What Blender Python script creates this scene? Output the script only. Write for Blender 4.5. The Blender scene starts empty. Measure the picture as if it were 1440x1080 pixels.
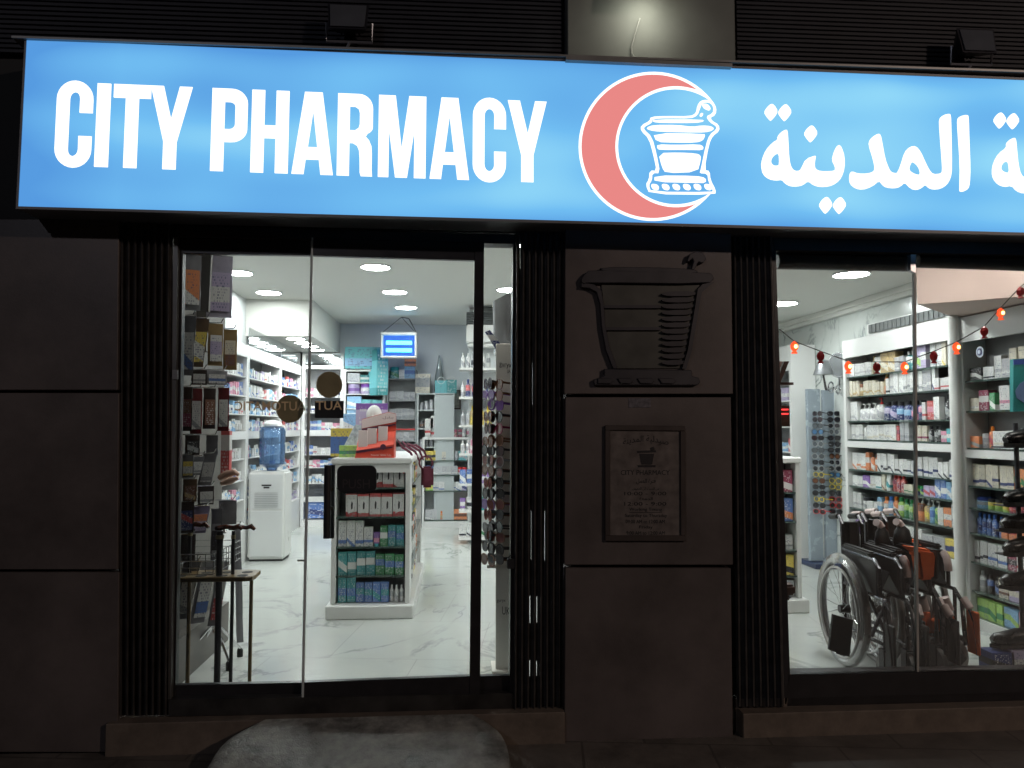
import bpy, bmesh, math, random
from mathutils import Vector, Matrix
random.seed(7)
SC = bpy.context.scene
COL = SC.collection
# ------------------------------------------------------------------ camera
F = 1080.0; YAW = math.atan(76/1080); PIT = math.atan(60/1083)
CP = Vector((0, -3.8, 1.55))
fw = Vector((math.sin(YAW)*math.cos(PIT), math.cos(YAW)*math.cos(PIT), math.sin(PIT)))
rt = Vector((math.cos(YAW), -math.sin(YAW), 0)); up = rt.cross(fw)
cam = bpy.data.cameras.new('camera'); camo = bpy.data.objects.new('camera', cam); COL.objects.link(camo)
camo.matrix_world = Matrix(((rt.x, up.x, -fw.x, CP.x), (rt.y, up.y, -fw.y, CP.y), (rt.z, up.z, -fw.z, CP.z), (0, 0, 0, 1)))
cam.lens = 27; cam.sensor_width = 36; cam.clip_end = 200; cam.clip_start = .05
SC.camera = camo
def ray(x, y): return fw + rt*((x-720)/F) + up*((540-y)/F)
def at(x, y, Y=0.0):                       # point of the vertical plane Y seen at a photo position
    d = ray(x, y); return CP + d*((Y-CP.y)/d.y)
def atz(x, y, Z):
    d = ray(x, y); return CP + d*((Z-CP.z)/d.z)
def atx(x, y, X):
    d = ray(x, y); return CP + d*((X-CP.x)/d.x)
# ------------------------------------------------------------------ materials
MATS = {}
def newmat(name):
    m = bpy.data.materials.new(name); m.use_nodes = True
    nt = m.node_tree; nt.nodes.clear()
    o = nt.nodes.new('ShaderNodeOutputMaterial'); return m, nt, o
def N(nt, t, **k):
    n = nt.nodes.new(t)
    for a, v in k.items():
        if a.startswith('i_'): n.inputs[a[2:].replace('_', ' ')].default_value = v
        else: setattr(n, a, v)
    return n
def math_(nt, op, a, b=None, c=None):
    n = nt.nodes.new('ShaderNodeMath'); n.operation = op
    for i, v in enumerate((a, b, c)):
        if v is None: continue
        if isinstance(v, (int, float)): n.inputs[i].default_value = v
        else: nt.links.new(v, n.inputs[i])
    return n.outputs[0]
def mixc(nt, fac, a, b):
    n = nt.nodes.new('ShaderNodeMix'); n.data_type = 'RGBA'
    for s, v in ((0, fac), (6, a), (7, b)):
        if isinstance(v, (int, float)): n.inputs[s].default_value = v
        elif isinstance(v, tuple): n.inputs[s].default_value = (*v[:3], 1)
        else: nt.links.new(v, n.inputs[s])
    return n.outputs[2]
def M(name, col, rough=.5, metal=0, var=.12, scale=8, bump=0, bscale=60, trans=0, coat=0, spec=.5):
    if name in MATS: return MATS[name]
    m, nt, o = newmat(name)
    b = N(nt, 'ShaderNodeBsdfPrincipled'); nt.links.new(b.outputs[0], o.inputs[0])
    tc = N(nt, 'ShaderNodeTexCoord')
    n = N(nt, 'ShaderNodeTexNoise'); n.inputs['Scale'].default_value = scale; n.inputs['Detail'].default_value = 5
    nt.links.new(tc.outputs['Object'], n.inputs['Vector'])
    c2 = tuple(max(0, c*(1-var*2)) for c in col)
    r = N(nt, 'ShaderNodeMapRange'); r.inputs[1].default_value = .3; r.inputs[2].default_value = .7
    nt.links.new(n.outputs[0], r.inputs[0])
    nt.links.new(mixc(nt, r.outputs[0], c2, col), b.inputs['Base Color'])
    b.inputs['Roughness'].default_value = rough; b.inputs['Metallic'].default_value = metal
    b.inputs['Transmission Weight'].default_value = trans; b.inputs['Coat Weight'].default_value = coat
    b.inputs['Specular IOR Level'].default_value = spec
    rr = N(nt, 'ShaderNodeMapRange'); rr.inputs[3].default_value = max(0, rough-.08); rr.inputs[4].default_value = min(1, rough+.1)
    nt.links.new(n.outputs[0], rr.inputs[0]); nt.links.new(rr.outputs[0], b.inputs['Roughness'])
    if bump:
        n2 = N(nt, 'ShaderNodeTexNoise'); n2.inputs['Scale'].default_value = bscale; n2.inputs['Detail'].default_value = 6
        nt.links.new(tc.outputs['Object'], n2.inputs['Vector'])
        bp = N(nt, 'ShaderNodeBump'); bp.inputs['Strength'].default_value = bump; bp.inputs['Distance'].default_value = .004
        nt.links.new(n2.outputs[0], bp.inputs['Height']); nt.links.new(bp.outputs[0], b.inputs['Normal'])
    MATS[name] = m; return m
def emis(name, col, s):
    if name in MATS: return MATS[name]
    m, nt, o = newmat(name); e = N(nt, 'ShaderNodeEmission'); e.inputs[0].default_value = (*col, 1); e.inputs[1].default_value = s
    nt.links.new(e.outputs[0], o.inputs[0]); MATS[name] = m; return m
def glass(name, tint=(.97, .99, .98), refl=.06, rough=0.0, opac=0.0, body=(.8, .8, .8)):
    if name in MATS: return MATS[name]
    m, nt, o = newmat(name)
    t = N(nt, 'ShaderNodeBsdfTransparent'); t.inputs[0].default_value = (*tint, 1)
    g = N(nt, 'ShaderNodeBsdfGlossy'); g.inputs['Roughness'].default_value = rough
    f = N(nt, 'ShaderNodeFresnel'); f.inputs[0].default_value = 1.5
    mx = N(nt, 'ShaderNodeMixShader')
    nt.links.new(math_(nt, 'MULTIPLY', f.outputs[0], refl/.04), mx.inputs[0])
    nt.links.new(t.outputs[0], mx.inputs[1]); nt.links.new(g.outputs[0], mx.inputs[2])
    out = mx.outputs[0]
    if opac:
        d = N(nt, 'ShaderNodeBsdfDiffuse'); d.inputs[0].default_value = (*body, 1)
        m2 = N(nt, 'ShaderNodeMixShader'); m2.inputs[0].default_value = opac
        nt.links.new(out, m2.inputs[1]); nt.links.new(d.outputs[0], m2.inputs[2]); out = m2.outputs[0]
    nt.links.new(out, o.inputs[0]); MATS[name] = m; return m
PAL = {'white': (.78, .78, .76), 'cream': (.72, .66, .52), 'gold': (.55, .38, .14), 'orange': (.8, .22, .03), 'blue': (.05, .16, .5), 'sky': (.2, .45, .72),
       'navy': (.02, .04, .18), 'red': (.6, .03, .03), 'green': (.03, .25, .08), 'lime': (.35, .6, .08), 'yellow': (.8, .6, .03), 'pink': (.75, .25, .38),
       'purple': (.2, .06, .38), 'teal': (.02, .3, .32), 'grey': (.35, .36, .37), 'black': (.03, .03, .035), 'brown': (.2, .08, .04), 'maroon': (.3, .02, .08),
       'silver': (.5, .5, .52), 'lilac': (.5, .42, .65), 'aqua': (.1, .5, .55)}
def prod(base, band=None, lo=.3, hi=.6, ink=None, rough=.42, pr=1.0):
    key = 'print_%s_%s_%d_%s' % (base, band, lo*100+hi*1000, ink)
    if key in MATS: return MATS[key]
    m, nt, o = newmat(key)
    b = N(nt, 'ShaderNodeBsdfPrincipled'); nt.links.new(b.outputs[0], o.inputs[0]); b.inputs['Roughness'].default_value = rough
    ga = N(nt, 'ShaderNodeAttribute'); ga.attribute_name = 'gen'; sp = N(nt, 'ShaderNodeSeparateXYZ'); nt.links.new(ga.outputs['Vector'], sp.inputs[0])
    oi = N(nt, 'ShaderNodeObjectInfo'); ra = N(nt, 'ShaderNodeAttribute'); ra.attribute_name = 'rnd'
    rnd = math_(nt, 'FRACT', math_(nt, 'ADD', oi.outputs['Random'], ra.outputs['Fac'])); rnd2 = math_(nt, 'FRACT', math_(nt, 'MULTIPLY', rnd, 17.0))
    z = sp.outputs[2]; x = sp.outputs[0]
    col = PAL[base]
    cur = mixc(nt, 0.0, col, col)
    if band:
        zz = math_(nt, 'ADD', z, math_(nt, 'MULTIPLY', math_(nt, 'SUBTRACT', x, .5), math_(nt, 'MULTIPLY', math_(nt, 'GREATER_THAN', rnd2, .7), .3)))
        zz = math_(nt, 'ADD', zz, math_(nt, 'MULTIPLY', math_(nt, 'SUBTRACT', rnd2, .5), .3))
        k = math_(nt, 'MULTIPLY', math_(nt, 'GREATER_THAN', zz, lo), math_(nt, 'LESS_THAN', zz, hi))
        cur = mixc(nt, k, cur, PAL[band])
    # rows of small print: blocks of ink broken by noise, different on every object
    cv = N(nt, 'ShaderNodeCombineXYZ')
    nt.links.new(math_(nt, 'MULTIPLY', x, 9.0), cv.inputs[0]); nt.links.new(math_(nt, 'FLOOR', math_(nt, 'MULTIPLY', z, 13.0)), cv.inputs[2])
    nt.links.new(math_(nt, 'MULTIPLY', math_(nt, 'FLOOR', math_(nt, 'MULTIPLY', rnd, 5)), 7.3), cv.inputs[1])
    no = N(nt, 'ShaderNodeTexNoise'); no.inputs['Scale'].default_value = 1.3; no.inputs['Detail'].default_value = 3
    nt.links.new(cv.outputs[0], no.inputs['Vector'])
    fr = math_(nt, 'FRACT', math_(nt, 'MULTIPLY', z, 13.0))
    k = math_(nt, 'MULTIPLY', math_(nt, 'GREATER_THAN', no.outputs[0], .55), math_(nt, 'LESS_THAN', fr, .62))
    k = math_(nt, 'MULTIPLY', k, math_(nt, 'LESS_THAN', math_(nt, 'ABSOLUTE', math_(nt, 'SUBTRACT', x, .5)), .4))
    k = math_(nt, 'MULTIPLY', k, math_(nt, 'LESS_THAN', z, .93))
    ic = PAL[ink] if ink else ((.75, .75, .75) if sum(col) < 1.0 else (.12, .14, .25))
    cur = mixc(nt, math_(nt, 'MULTIPLY', k, .75*pr), cur, ic)
    # per-object tone shift
    tone = math_(nt, 'ADD', math_(nt, 'MULTIPLY', rnd2, .3), .8)
    hs = N(nt, 'ShaderNodeHueSaturation'); nt.links.new(cur, hs.inputs['Color']); nt.links.new(tone, hs.inputs['Value']); hs.inputs['Saturation'].default_value = .86
    nt.links.new(hs.outputs[0], b.inputs['Base Color'])
    MATS[key] = m; return m
# ------------------------------------------------------------------ mesh builder
class MB:
    def __init__(s): s.v = []; s.f = []; s.m = []; s.cur = 0
    def add(s, vs, fs):
        o = len(s.v); s.v += [Vector(p) for p in vs]
        for f in fs: s.f.append([i+o for i in f]); s.m.append(s.cur)
        return s
    def mat(s, i): s.cur = i; return s
    def box(s, x0, y0, z0, x1, y1, z1):
        return s.add([(x0,y0,z0),(x1,y0,z0),(x1,y1,z0),(x0,y1,z0),(x0,y0,z1),(x1,y0,z1),(x1,y1,z1),(x0,y1,z1)],
                     [(0,3,2,1),(4,5,6,7),(0,1,5,4),(1,2,6,5),(2,3,7,6),(3,0,4,7)])
    def hexa(s, a, b):                      # front loop a, back loop b (same count)
        n = len(a); return s.add(list(a)+list(b), [tuple(range(n)), tuple(range(2*n-1, n-1, -1))] + [(i, i+n, (i+1) % n+n, (i+1) % n) for i in range(n)])
    def slab(s, poly, Y, dep):              # outline in photo positions laid on the vertical plane Y, real thickness dep
        a = [at(x, y, Y) for x, y in poly]; return s.hexa(a, [p+Vector((0, dep, 0)) for p in a])
    def tube(s, pts, r, seg=8, cap=True):
        pts = [Vector(p) for p in pts]; rs = r if isinstance(r, (list, tuple)) else [r]*len(pts)
        rings = []; prev = None
        for i, p in enumerate(pts):
            t = (pts[min(i+1, len(pts)-1)]-pts[max(i-1, 0)]).normalized()
            if prev is None:
                a = Vector((0, 0, 1)) if abs(t.z) < .9 else Vector((1, 0, 0)); u = t.cross(a).normalized()
            else:
                u = (prev-t*prev.dot(t)).normalized()
            prev = u; w = t.cross(u)
            rings.append([p+(u*math.cos(k*2*math.pi/seg)+w*math.sin(k*2*math.pi/seg))*rs[i] for k in range(seg)])
        vs = [v for R in rings for v in R]; fs = []
        for i in range(len(rings)-1):
            for k in range(seg): fs.append((i*seg+k, i*seg+(k+1) % seg, (i+1)*seg+(k+1) % seg, (i+1)*seg+k))
        if cap: fs.append(tuple(range(seg-1, -1, -1))); fs.append(tuple((len(rings)-1)*seg+k for k in range(seg)))
        return s.add(vs, fs)
    def ring(s, c, ax, R, r, seg=24, sg=8, a0=0, a1=2*math.pi):   # torus
        c = Vector(c); ax = Vector(ax).normalized(); a = Vector((0, 0, 1)) if abs(ax.z) < .9 else Vector((1, 0, 0))
        u = ax.cross(a).normalized(); w = ax.cross(u); full = abs(a1-a0-2*math.pi) < 1e-6
        n = seg if full else seg+1; vs = []; fs = []
        for i in range(n):
            t = a0+(a1-a0)*i/seg; d = u*math.cos(t)+w*math.sin(t)
            for k in range(sg):
                q = k*2*math.pi/sg; vs.append(c+d*(R+r*math.cos(q))+ax*(r*math.sin(q)))
        for i in range(seg):
            j = (i+1) % n
            for k in range(sg): fs.append((i*sg+k, j*sg+k, j*sg+(k+1) % sg, i*sg+(k+1) % sg))
        return s.add(vs, fs)
    def lathe(s, prof, c=(0, 0, 0), seg=16, sx=1, sy=1):
        c = Vector(c); vs = []; fs = []
        for r, z in prof:
            for k in range(seg):
                t = k*2*math.pi/seg; vs.append(c+Vector((r*sx*math.cos(t), r*sy*math.sin(t), z)))
        for i in range(len(prof)-1):
            for k in range(seg): fs.append((i*seg+k, i*seg+(k+1) % seg, (i+1)*seg+(k+1) % seg, (i+1)*seg+k))
        fs.append(tuple(range(seg-1, -1, -1))); fs.append(tuple((len(prof)-1)*seg+k for k in range(seg)))
        return s.add(vs, fs)
    def ball(s, c, r, seg=10, rg=6, sz=1):
        return s.lathe([(r*math.sin(math.pi*(i+.02)/(rg+.04)), -r*sz*math.cos(math.pi*(i+.02)/(rg+.04))) for i in range(rg+1)], c, seg)
    def disc(s, c, ax, R, th=.002, seg=20, sx=1.0):
        c = Vector(c); ax = Vector(ax).normalized(); a = Vector((0, 0, 1)) if abs(ax.z) < .9 else Vector((1, 0, 0))
        u = ax.cross(a).normalized(); w = ax.cross(u)
        A = [c+(u*math.cos(k*2*math.pi/seg)*sx+w*math.sin(k*2*math.pi/seg))*R+ax*th/2 for k in range(seg)]
        return s.hexa(A, [p-ax*th for p in A])
    def xf(s, mtx, i0=0):
        for i in range(i0, len(s.v)): s.v[i] = mtx @ s.v[i]
        return s
    def mesh(s, name, mats, smooth=False, bevel=0, origin=Vector((0, 0, 0)), bseg=1):
        me = bpy.data.meshes.new(name); me.from_pydata([v-origin for v in s.v], [], s.f)
        for m in mats: me.materials.append(m)
        for p, i in zip(me.polygons, s.m): p.material_index = i
        bm = bmesh.new(); bm.from_mesh(me)
        bmesh.ops.recalc_face_normals(bm, faces=bm.faces)
        if bevel: bmesh.ops.bevel(bm, geom=[e for e in bm.edges if len(e.link_faces) == 2 and e.calc_face_angle(0) > .6], offset=bevel, segments=bseg, affect='EDGES', clamp_overlap=True)
        if smooth:
            for f in bm.faces: f.smooth = True
        bm.to_mesh(me); bm.free()
        if any(m.name.startswith('print_') for m in mats): gen_attr(me)
        if smooth:
            try: me.set_sharp_from_angle(angle=.7)
            except Exception: pass
        return me
def gen_attr(me):
    vs = [v.co for v in me.vertices]; lo = [min(v[i] for v in vs) for i in range(3)]; hi = [max(v[i] for v in vs) for i in range(3)]
    a = me.attributes.new('gen', 'FLOAT_VECTOR', 'POINT')
    a.data.foreach_set('vector', [((v[i]-lo[i])/max(1e-6, hi[i]-lo[i])) for v in vs for i in range(3)])
def aslist(m): return list(m) if isinstance(m, (list, tuple)) else [m]
def thing(name, label, cat, loc=(0, 0, 0), rot=0, group=None):
    o = bpy.data.objects.new(name, None); COL.objects.link(o); o.location = loc; o.rotation_euler = (0, 0, rot)
    o.empty_display_size = .1; o['label'] = label; o['category'] = cat
    if group: o['group'] = group
    return o
def part(name, mb, mat, par, local=False, smooth=False, bevel=0, label=None, top=None, bseg=1):
    """a part: mesh in world coordinates (parent unrotated) or, local=True, in the parent's own"""
    org = Vector((0, 0, 0))
    if not local:
        p = par
        while p is not None: org += Vector(p.location); p = p.parent
    me = mb.mesh(name, aslist(mat), smooth, bevel, org, bseg); o = bpy.data.objects.new(name, me); COL.objects.link(o); o.parent = par
    if label: o['label'] = label
    return o
def solo(name, mb, mat, label, cat, group=None, smooth=False, bevel=0, kind=None):
    lo = [min(v[i] for v in mb.v) for i in range(3)]; hi = [max(v[i] for v in mb.v) for i in range(3)]
    org = Vector(((lo[0]+hi[0])/2, (lo[1]+hi[1])/2, lo[2]))
    me = mb.mesh(name, aslist(mat), smooth, bevel, org); o = bpy.data.objects.new(name, me); COL.objects.link(o); o.location = org
    if kind: o['kind'] = kind
    else: o['label'] = label; o['category'] = cat
    if kind and label: o['label'] = label
    if group: o['group'] = group
    return o
def struct(name, mb, mat, **k): return solo(name, mb, mat, None, None, kind='structure', **k)
def copy_tree(o, par=None):
    c = o.copy(); COL.objects.link(c); c.parent = par
    for ch in list(o.children): copy_tree(ch, c)
    return c
# text as flat mesh normalised to 0..1 in both directions
def textmesh(s, align='CENTER', spacing=1.0, bold=0.0):
    cu = bpy.data.curves.new('t', 'FONT'); cu.body = s; cu.align_x = align; cu.space_line = spacing; cu.resolution_u = 3; cu.offset = bold
    ob = bpy.data.objects.new('t', cu); COL.objects.link(ob)
    dg = bpy.context.evaluated_depsgraph_get(); me = bpy.data.meshes.new_from_object(ob.evaluated_get(dg))
    vs = [v.co.copy() for v in me.vertices]; fs = [tuple(p.vertices) for p in me.polygons]
    bpy.data.objects.remove(ob); bpy.data.curves.remove(cu); bpy.data.meshes.remove(me)
    if not vs: return [], []
    x0 = min(v.x for v in vs); x1 = max(v.x for v in vs); y0 = min(v.y for v in vs); y1 = max(v.y for v in vs)
    return [((v.x-x0)/(x1-x0), (v.y-y0)/max(1e-6, y1-y0)) for v in vs], fs
def puttext(mb, s, fn, **k):
    vs, fs = textmesh(s, **k); mb.add([fn(u, v) for u, v in vs], fs); return mb
def chaikin(p, n=2):
    for _ in range(n):
        q = []
        for i in range(len(p)):
            a = p[i]; b = p[(i+1) % len(p)]
            q += [(a[0]*.75+b[0]*.25, a[1]*.75+b[1]*.25), (a[0]*.25+b[0]*.75, a[1]*.25+b[1]*.75)]
        p = q
    return p
ORD = ['', 'first', 'second', 'third', 'fourth', 'fifth', 'sixth', 'seventh', 'eighth', 'ninth', 'tenth', 'eleventh', 'twelfth', 'thirteenth', 'fourteenth', 'fifteenth', 'sixteenth', 'seventeenth', 'eighteenth', 'nineteenth', 'twentieth',
       'twenty-first', 'twenty-second', 'twenty-third', 'twenty-fourth', 'twenty-fifth', 'twenty-sixth', 'twenty-seventh', 'twenty-eighth', 'twenty-ninth', 'thirtieth'] + ['%dth' % i for i in range(31, 60)]
# ================================================================== SETTING
FL = .15; CZ = 3.03; CR = 2.73
def marble(name, base=(.62, .64, .61), vein=(.25, .27, .27), tiles=True, sc=1.0, rough=.12):
    m, nt, o = newmat(name); b = N(nt, 'ShaderNodeBsdfPrincipled'); nt.links.new(b.outputs[0], o.inputs[0])
    tc = N(nt, 'ShaderNodeTexCoord'); g = N(nt, 'ShaderNodeNewGeometry')
    mp = N(nt, 'ShaderNodeMapping'); mp.inputs['Rotation'].default_value = (0.3, 0.2, .7); mp.inputs['Scale'].default_value = (sc, sc*1.0, sc)
    nt.links.new(g.outputs['Position'], mp.inputs[0])
    n1 = N(nt, 'ShaderNodeTexNoise'); n1.inputs['Scale'].default_value = .8; n1.inputs['Detail'].default_value = 8; n1.inputs['Roughness'].default_value = .6; n1.inputs['Distortion'].default_value = 1.1
    nt.links.new(mp.outputs[0], n1.inputs['Vector'])
    v = math_(nt, 'ABSOLUTE', math_(nt, 'SUBTRACT', n1.outputs[0], .5))
    r = N(nt, 'ShaderNodeMapRange'); r.inputs[1].default_value = 0; r.inputs[2].default_value = .02; r.inputs[3].default_value = .85; r.inputs[4].default_value = 0
    nt.links.new(v, r.inputs[0])
    n2 = N(nt, 'ShaderNodeTexNoise'); n2.inputs['Scale'].default_value = 1.6; n2.inputs['Detail'].default_value = 4
    nt.links.new(mp.outputs[0], n2.inputs['Vector'])
    r2 = N(nt, 'ShaderNodeMapRange'); r2.inputs[1].default_value = .42; r2.inputs[2].default_value = .62
    nt.links.new(n2.outputs[0], r2.inputs[0])
    c = mixc(nt, math_(nt, 'MULTIPLY', r.outputs[0], r2.outputs[0]), base, vein)
    n3 = N(nt, 'ShaderNodeTexNoise'); n3.inputs['Scale'].default_value = 2.2; n3.inputs['Detail'].default_value = 6; nt.links.new(mp.outputs[0], n3.inputs['Vector'])
    r3 = N(nt, 'ShaderNodeMapRange'); r3.inputs[1].default_value = .45; r3.inputs[2].default_value = .75; r3.inputs[4].default_value = .3; nt.links.new(n3.outputs[0], r3.inputs[0])
    c = mixc(nt, r3.outputs[0], c, tuple(x*.72 for x in base))
    if tiles:
        mp2 = N(nt, 'ShaderNodeMapping'); mp2.inputs['Rotation'].default_value = (0, 0, .13); nt.links.new(g.outputs['Position'], mp2.inputs[0])
        br = N(nt, 'ShaderNodeTexBrick'); br.inputs['Scale'].default_value = 1; br.inputs['Brick Width'].default_value = .9; br.inputs['Row Height'].default_value = .9; br.inputs['Mortar Size'].default_value = .003; br.offset = 0.4
        br.inputs['Color1'].default_value = (0, 0, 0, 1); br.inputs['Color2'].default_value = (.12, .12, .12, 1); br.inputs['Mortar'].default_value = (1, 1, 1, 1)
        nt.links.new(mp2.outputs[0], br.inputs['Vector'])
        c = mixc(nt, math_(nt, 'MULTIPLY', br.outputs['Color'], .3), c, (.22, .22, .2))
    nt.links.new(c, b.inputs['Base Color']); b.inputs['Roughness'].default_value = rough
    MATS[name] = m; return m
m_floor = marble('marble_floor'); m_mwall = marble('marble_wall', (.66, .69, .67), (.16, .19, .2), False, 1.3, .2)
m_paint = M('wall_paint', (.72, .75, .76), .6, var=.02, scale=3); m_ceil = M('ceiling_paint', (.74, .74, .70), .7, var=.015, scale=2)
m_bluewall = M('blue_white_paint', (.76, .80, .83), .6, var=.03, scale=3); m_pinkw = M('warm_lit_paint', (.80, .62, .56), .6, var=.03)  # bulkhead white with the pink of warm light mixed into its colour
m_white = M('white_laminate', (.78, .78, .77), .35, var=.02); m_whitem = M('white_enamel', (.8, .8, .78), .3, var=.03)
m_greyback = M('grey_back_panel', (.28, .285, .29), .5, var=.1); m_alum = M('aluminium', (.6, .6, .62), .3, 1, var=.05)
m_black = M('black_frame', (.022, .02, .022), .35, var=.2, scale=14); m_blackmat = M('black_plastic', (.02, .02, .022), .45, var=.15)
m_chrome = M('chrome', (.75, .75, .77), .14, 1, var=.05); m_glassshelf = glass('shelf_glass', (.75, .85, .8), .08, .02, .25, (.2, .3, .27))
m_glass = glass('window_glass', (.95, .965, .96), .05); m_edge = M('glass_edge', (.62, .68, .66), .2, var=.05)
m_mirror = M('mirror_glass', (.72, .76, .78), .03, 1, var=.01)
m_darkvoid = M('dark_lining', (.03, .03, .03), .8)
# floor, ceilings, inner walls
struct('floor', MB().box(-2.7, 0.02, -.05, 4.2, 9, FL), m_floor)
struct('ceiling', MB().box(-2.7, .05, CZ, 1.5, 8, CZ+.1), m_ceil)
struct('ceiling_right', MB().box(1.5, .05, CR, 4.2, 8, CR+.4), m_ceil)
struct('wall_left', MB().box(-2.66, 0.05, FL, -2.46, 7.4, CZ), m_paint)
struct('wall_back', MB().box(-2.46, 7.4, FL, 4.2, 7.6, CZ), m_bluewall)
struct('wall_right', MB().box(3.80, .1, FL, 4.0, 7.4, CR), m_mwall)
struct('wall_partition', MB().box(.14, 5.75, FL, 1.5, 5.9, CZ), m_paint)
# cornice running along the marble wall
solo('cornice', MB().box(3.70, 1.9, CR-.05, 3.80, 7.3, CR).box(3.74, 1.9, CR-.085, 3.80, 7.3, CR-.05), m_ceil, 'thin stepped plaster cornice above the veined marble wall', 'cornice')
solo('soffit_box', MB().box(-2.46, 5.25, 2.6, -1.7, 7.4, CZ), m_ceil, 'white boxed ceiling drop over the left wall cabinets', 'ceiling drop')
# bulkhead inside right window, pink of warm light put into its colour
pA = atz(1290, 428, 2.34); pB = atz(1560, 408, 2.34); pC = atz(1345, 446, 2.34)
poly = [(pA.x, pA.y), (pB.x, max(.25, pB.y)), (3.78, max(.25, pB.y)), (3.78, pC.y+.12), (pC.x, pC.y+.02)]
lo = [Vector((x, y, 2.34)) for x, y in poly]; hi_ = [Vector((x, y, CR)) for x, y in poly]
solo('bulkhead', MB().hexa(lo, hi_), m_pinkw, 'pale boxed bulkhead, tinted as if warmly lit, above the right window cabinets', 'bulkhead')

def stone_mat(name, base, var, rough=.6, joint=None, sc=6, bump=.5):
    m, nt, o = newmat(name); b = N(nt, 'ShaderNodeBsdfPrincipled'); nt.links.new(b.outputs[0], o.inputs[0])
    g = N(nt, 'ShaderNodeNewGeometry')
    n = N(nt, 'ShaderNodeTexNoise'); n.inputs['Scale'].default_value = sc; n.inputs['Detail'].default_value = 9; n.inputs['Roughness'].default_value = .65; nt.links.new(g.outputs['Position'], n.inputs['Vector'])
    r = N(nt, 'ShaderNodeMapRange'); r.inputs[1].default_value = .35; r.inputs[2].default_value = .68; nt.links.new(n.outputs[0], r.inputs[0])
    c = mixc(nt, r.outputs[0], tuple(x*(1-var) for x in base), tuple(x*(1+var) for x in base))
    h = n.outputs[0]
    if joint:
        mp = N(nt, 'ShaderNodeMapping'); mp.inputs['Rotation'].default_value = (0, 0, joint[2]); nt.links.new(g.outputs['Position'], mp.inputs[0])
        br = N(nt, 'ShaderNodeTexBrick'); br.inputs['Scale'].default_value = 1; br.inputs['Brick Width'].default_value = joint[0]; br.inputs['Row Height'].default_value = joint[1]; br.inputs['Mortar Size'].default_value = .006
        br.inputs['Color1'].default_value = (0, 0, 0, 1); br.inputs['Color2'].default_value = (.3, .3, .3, 1); br.inputs['Mortar'].default_value = (1, 1, 1, 1)
        nt.links.new(mp.outputs[0], br.inputs['Vector']); c = mixc(nt, math_(nt, 'MULTIPLY', br.outputs['Color'], .6), c, tuple(x*.35 for x in base))
        h = math_(nt, 'SUBTRACT', h, math_(nt, 'MULTIPLY', br.outputs['Color'], .8))
    v = N(nt, 'ShaderNodeTexNoise'); v.inputs['Scale'].default_value = 130; v.inputs['Detail'].default_value = 3; nt.links.new(g.outputs['Position'], v.inputs['Vector'])
    bp = N(nt, 'ShaderNodeBump'); bp.inputs['Strength'].default_value = bump; bp.inputs['Distance'].default_value = .006
    nt.links.new(math_(nt, 'ADD', h, math_(nt, 'MULTIPLY', v.outputs[0], .25)), bp.inputs['Height']); nt.links.new(bp.outputs[0], b.inputs['Normal'])
    nt.links.new(c, b.inputs['Base Color']); 
    r5 = N(nt, 'ShaderNodeMapRange'); r5.inputs[3].default_value = rough-.15; r5.inputs[4].default_value = rough+.2; nt.links.new(n.outputs[0], r5.inputs[0]); nt.links.new(r5.outputs[0], b.inputs['Roughness'])
    MATS[name] = m; return m
m_pave = stone_mat('pavement_slabs', (.13, .115, .10), .35, .55, (.6, .3, .12), 5)
m_panel = stone_mat('brown_stone_panel', (.098, .081, .076), .32, .42, None, 1.5, .2)
m_conc = stone_mat('ramp_concrete', (.27, .27, .245), .65, .42, None, 8, .9)
m_sill = stone_mat('sill_stone', (.15, .12, .095), .25, .5, None, 9, .3)
m_soil = M('upper_wall', (.026, .028, .036), .6, var=.1)
G0 = .045
struct('pavement', MB().box(-14, -30, -.3, 16, .2, G0), m_pave)
# ---- the building front
bld = thing('shop_building', 'dark brown stone shopfront building holding the pharmacy', 'building', (0, .1, G0))
part('wall', MB().box(-14, 0.03, G0-.05, at(165, 600).x, .3, 6), m_darkvoid, bld)
part('wall', MB().box(at(797, 600).x, 0.03, G0-.05, at(1026, 600).x, .6, 3.4), m_darkvoid, bld)
part('wall', MB().box(at(1026, 600).x+.001, 0.03, .21, at(1040, 600).x, .12, 2.528), m_darkvoid, bld)
part('wall', MB().box(at(165, 600).x+.002, 0.03, 2.53, 16, .28, 3.42), m_darkvoid, bld)
part('wall', MB().box(4.02, 0.03, G0-.05, 16, .3, 2.5), m_darkvoid, bld)
# plinth under gates and windows
part('threshold', MB().box(at(165, 600).x+.004, .0, G0-.04, at(797, 600).x-.002, .06, .19), m_sill, bld)
part('threshold', MB().box(at(1028, 600).x, .0, G0-.04, 4.0, .06, .2), m_sill, bld)
def panel(x0l, x0b, x1t, x1b, y0, y1, Y=-.05, mat=None):
    part('stone_panel', MB().slab([(x0l, y0), (x1t, y0), (x1b, y1), (x0b, y1)], Y, .075), mat or m_panel, bld, bevel=.003)
for a, b in ((308, 548.5), (552.5, 801), (805, 1058)):
    panel(-60, -60, 167, 165, a, b); panel(-700, -700, -63, -63, a, b)
for a, b in ((300, 554), (558.5, 794.5), (799, 1052)):
    panel(795, 793.5, 1028, 1031, a, b, -.06)
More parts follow.
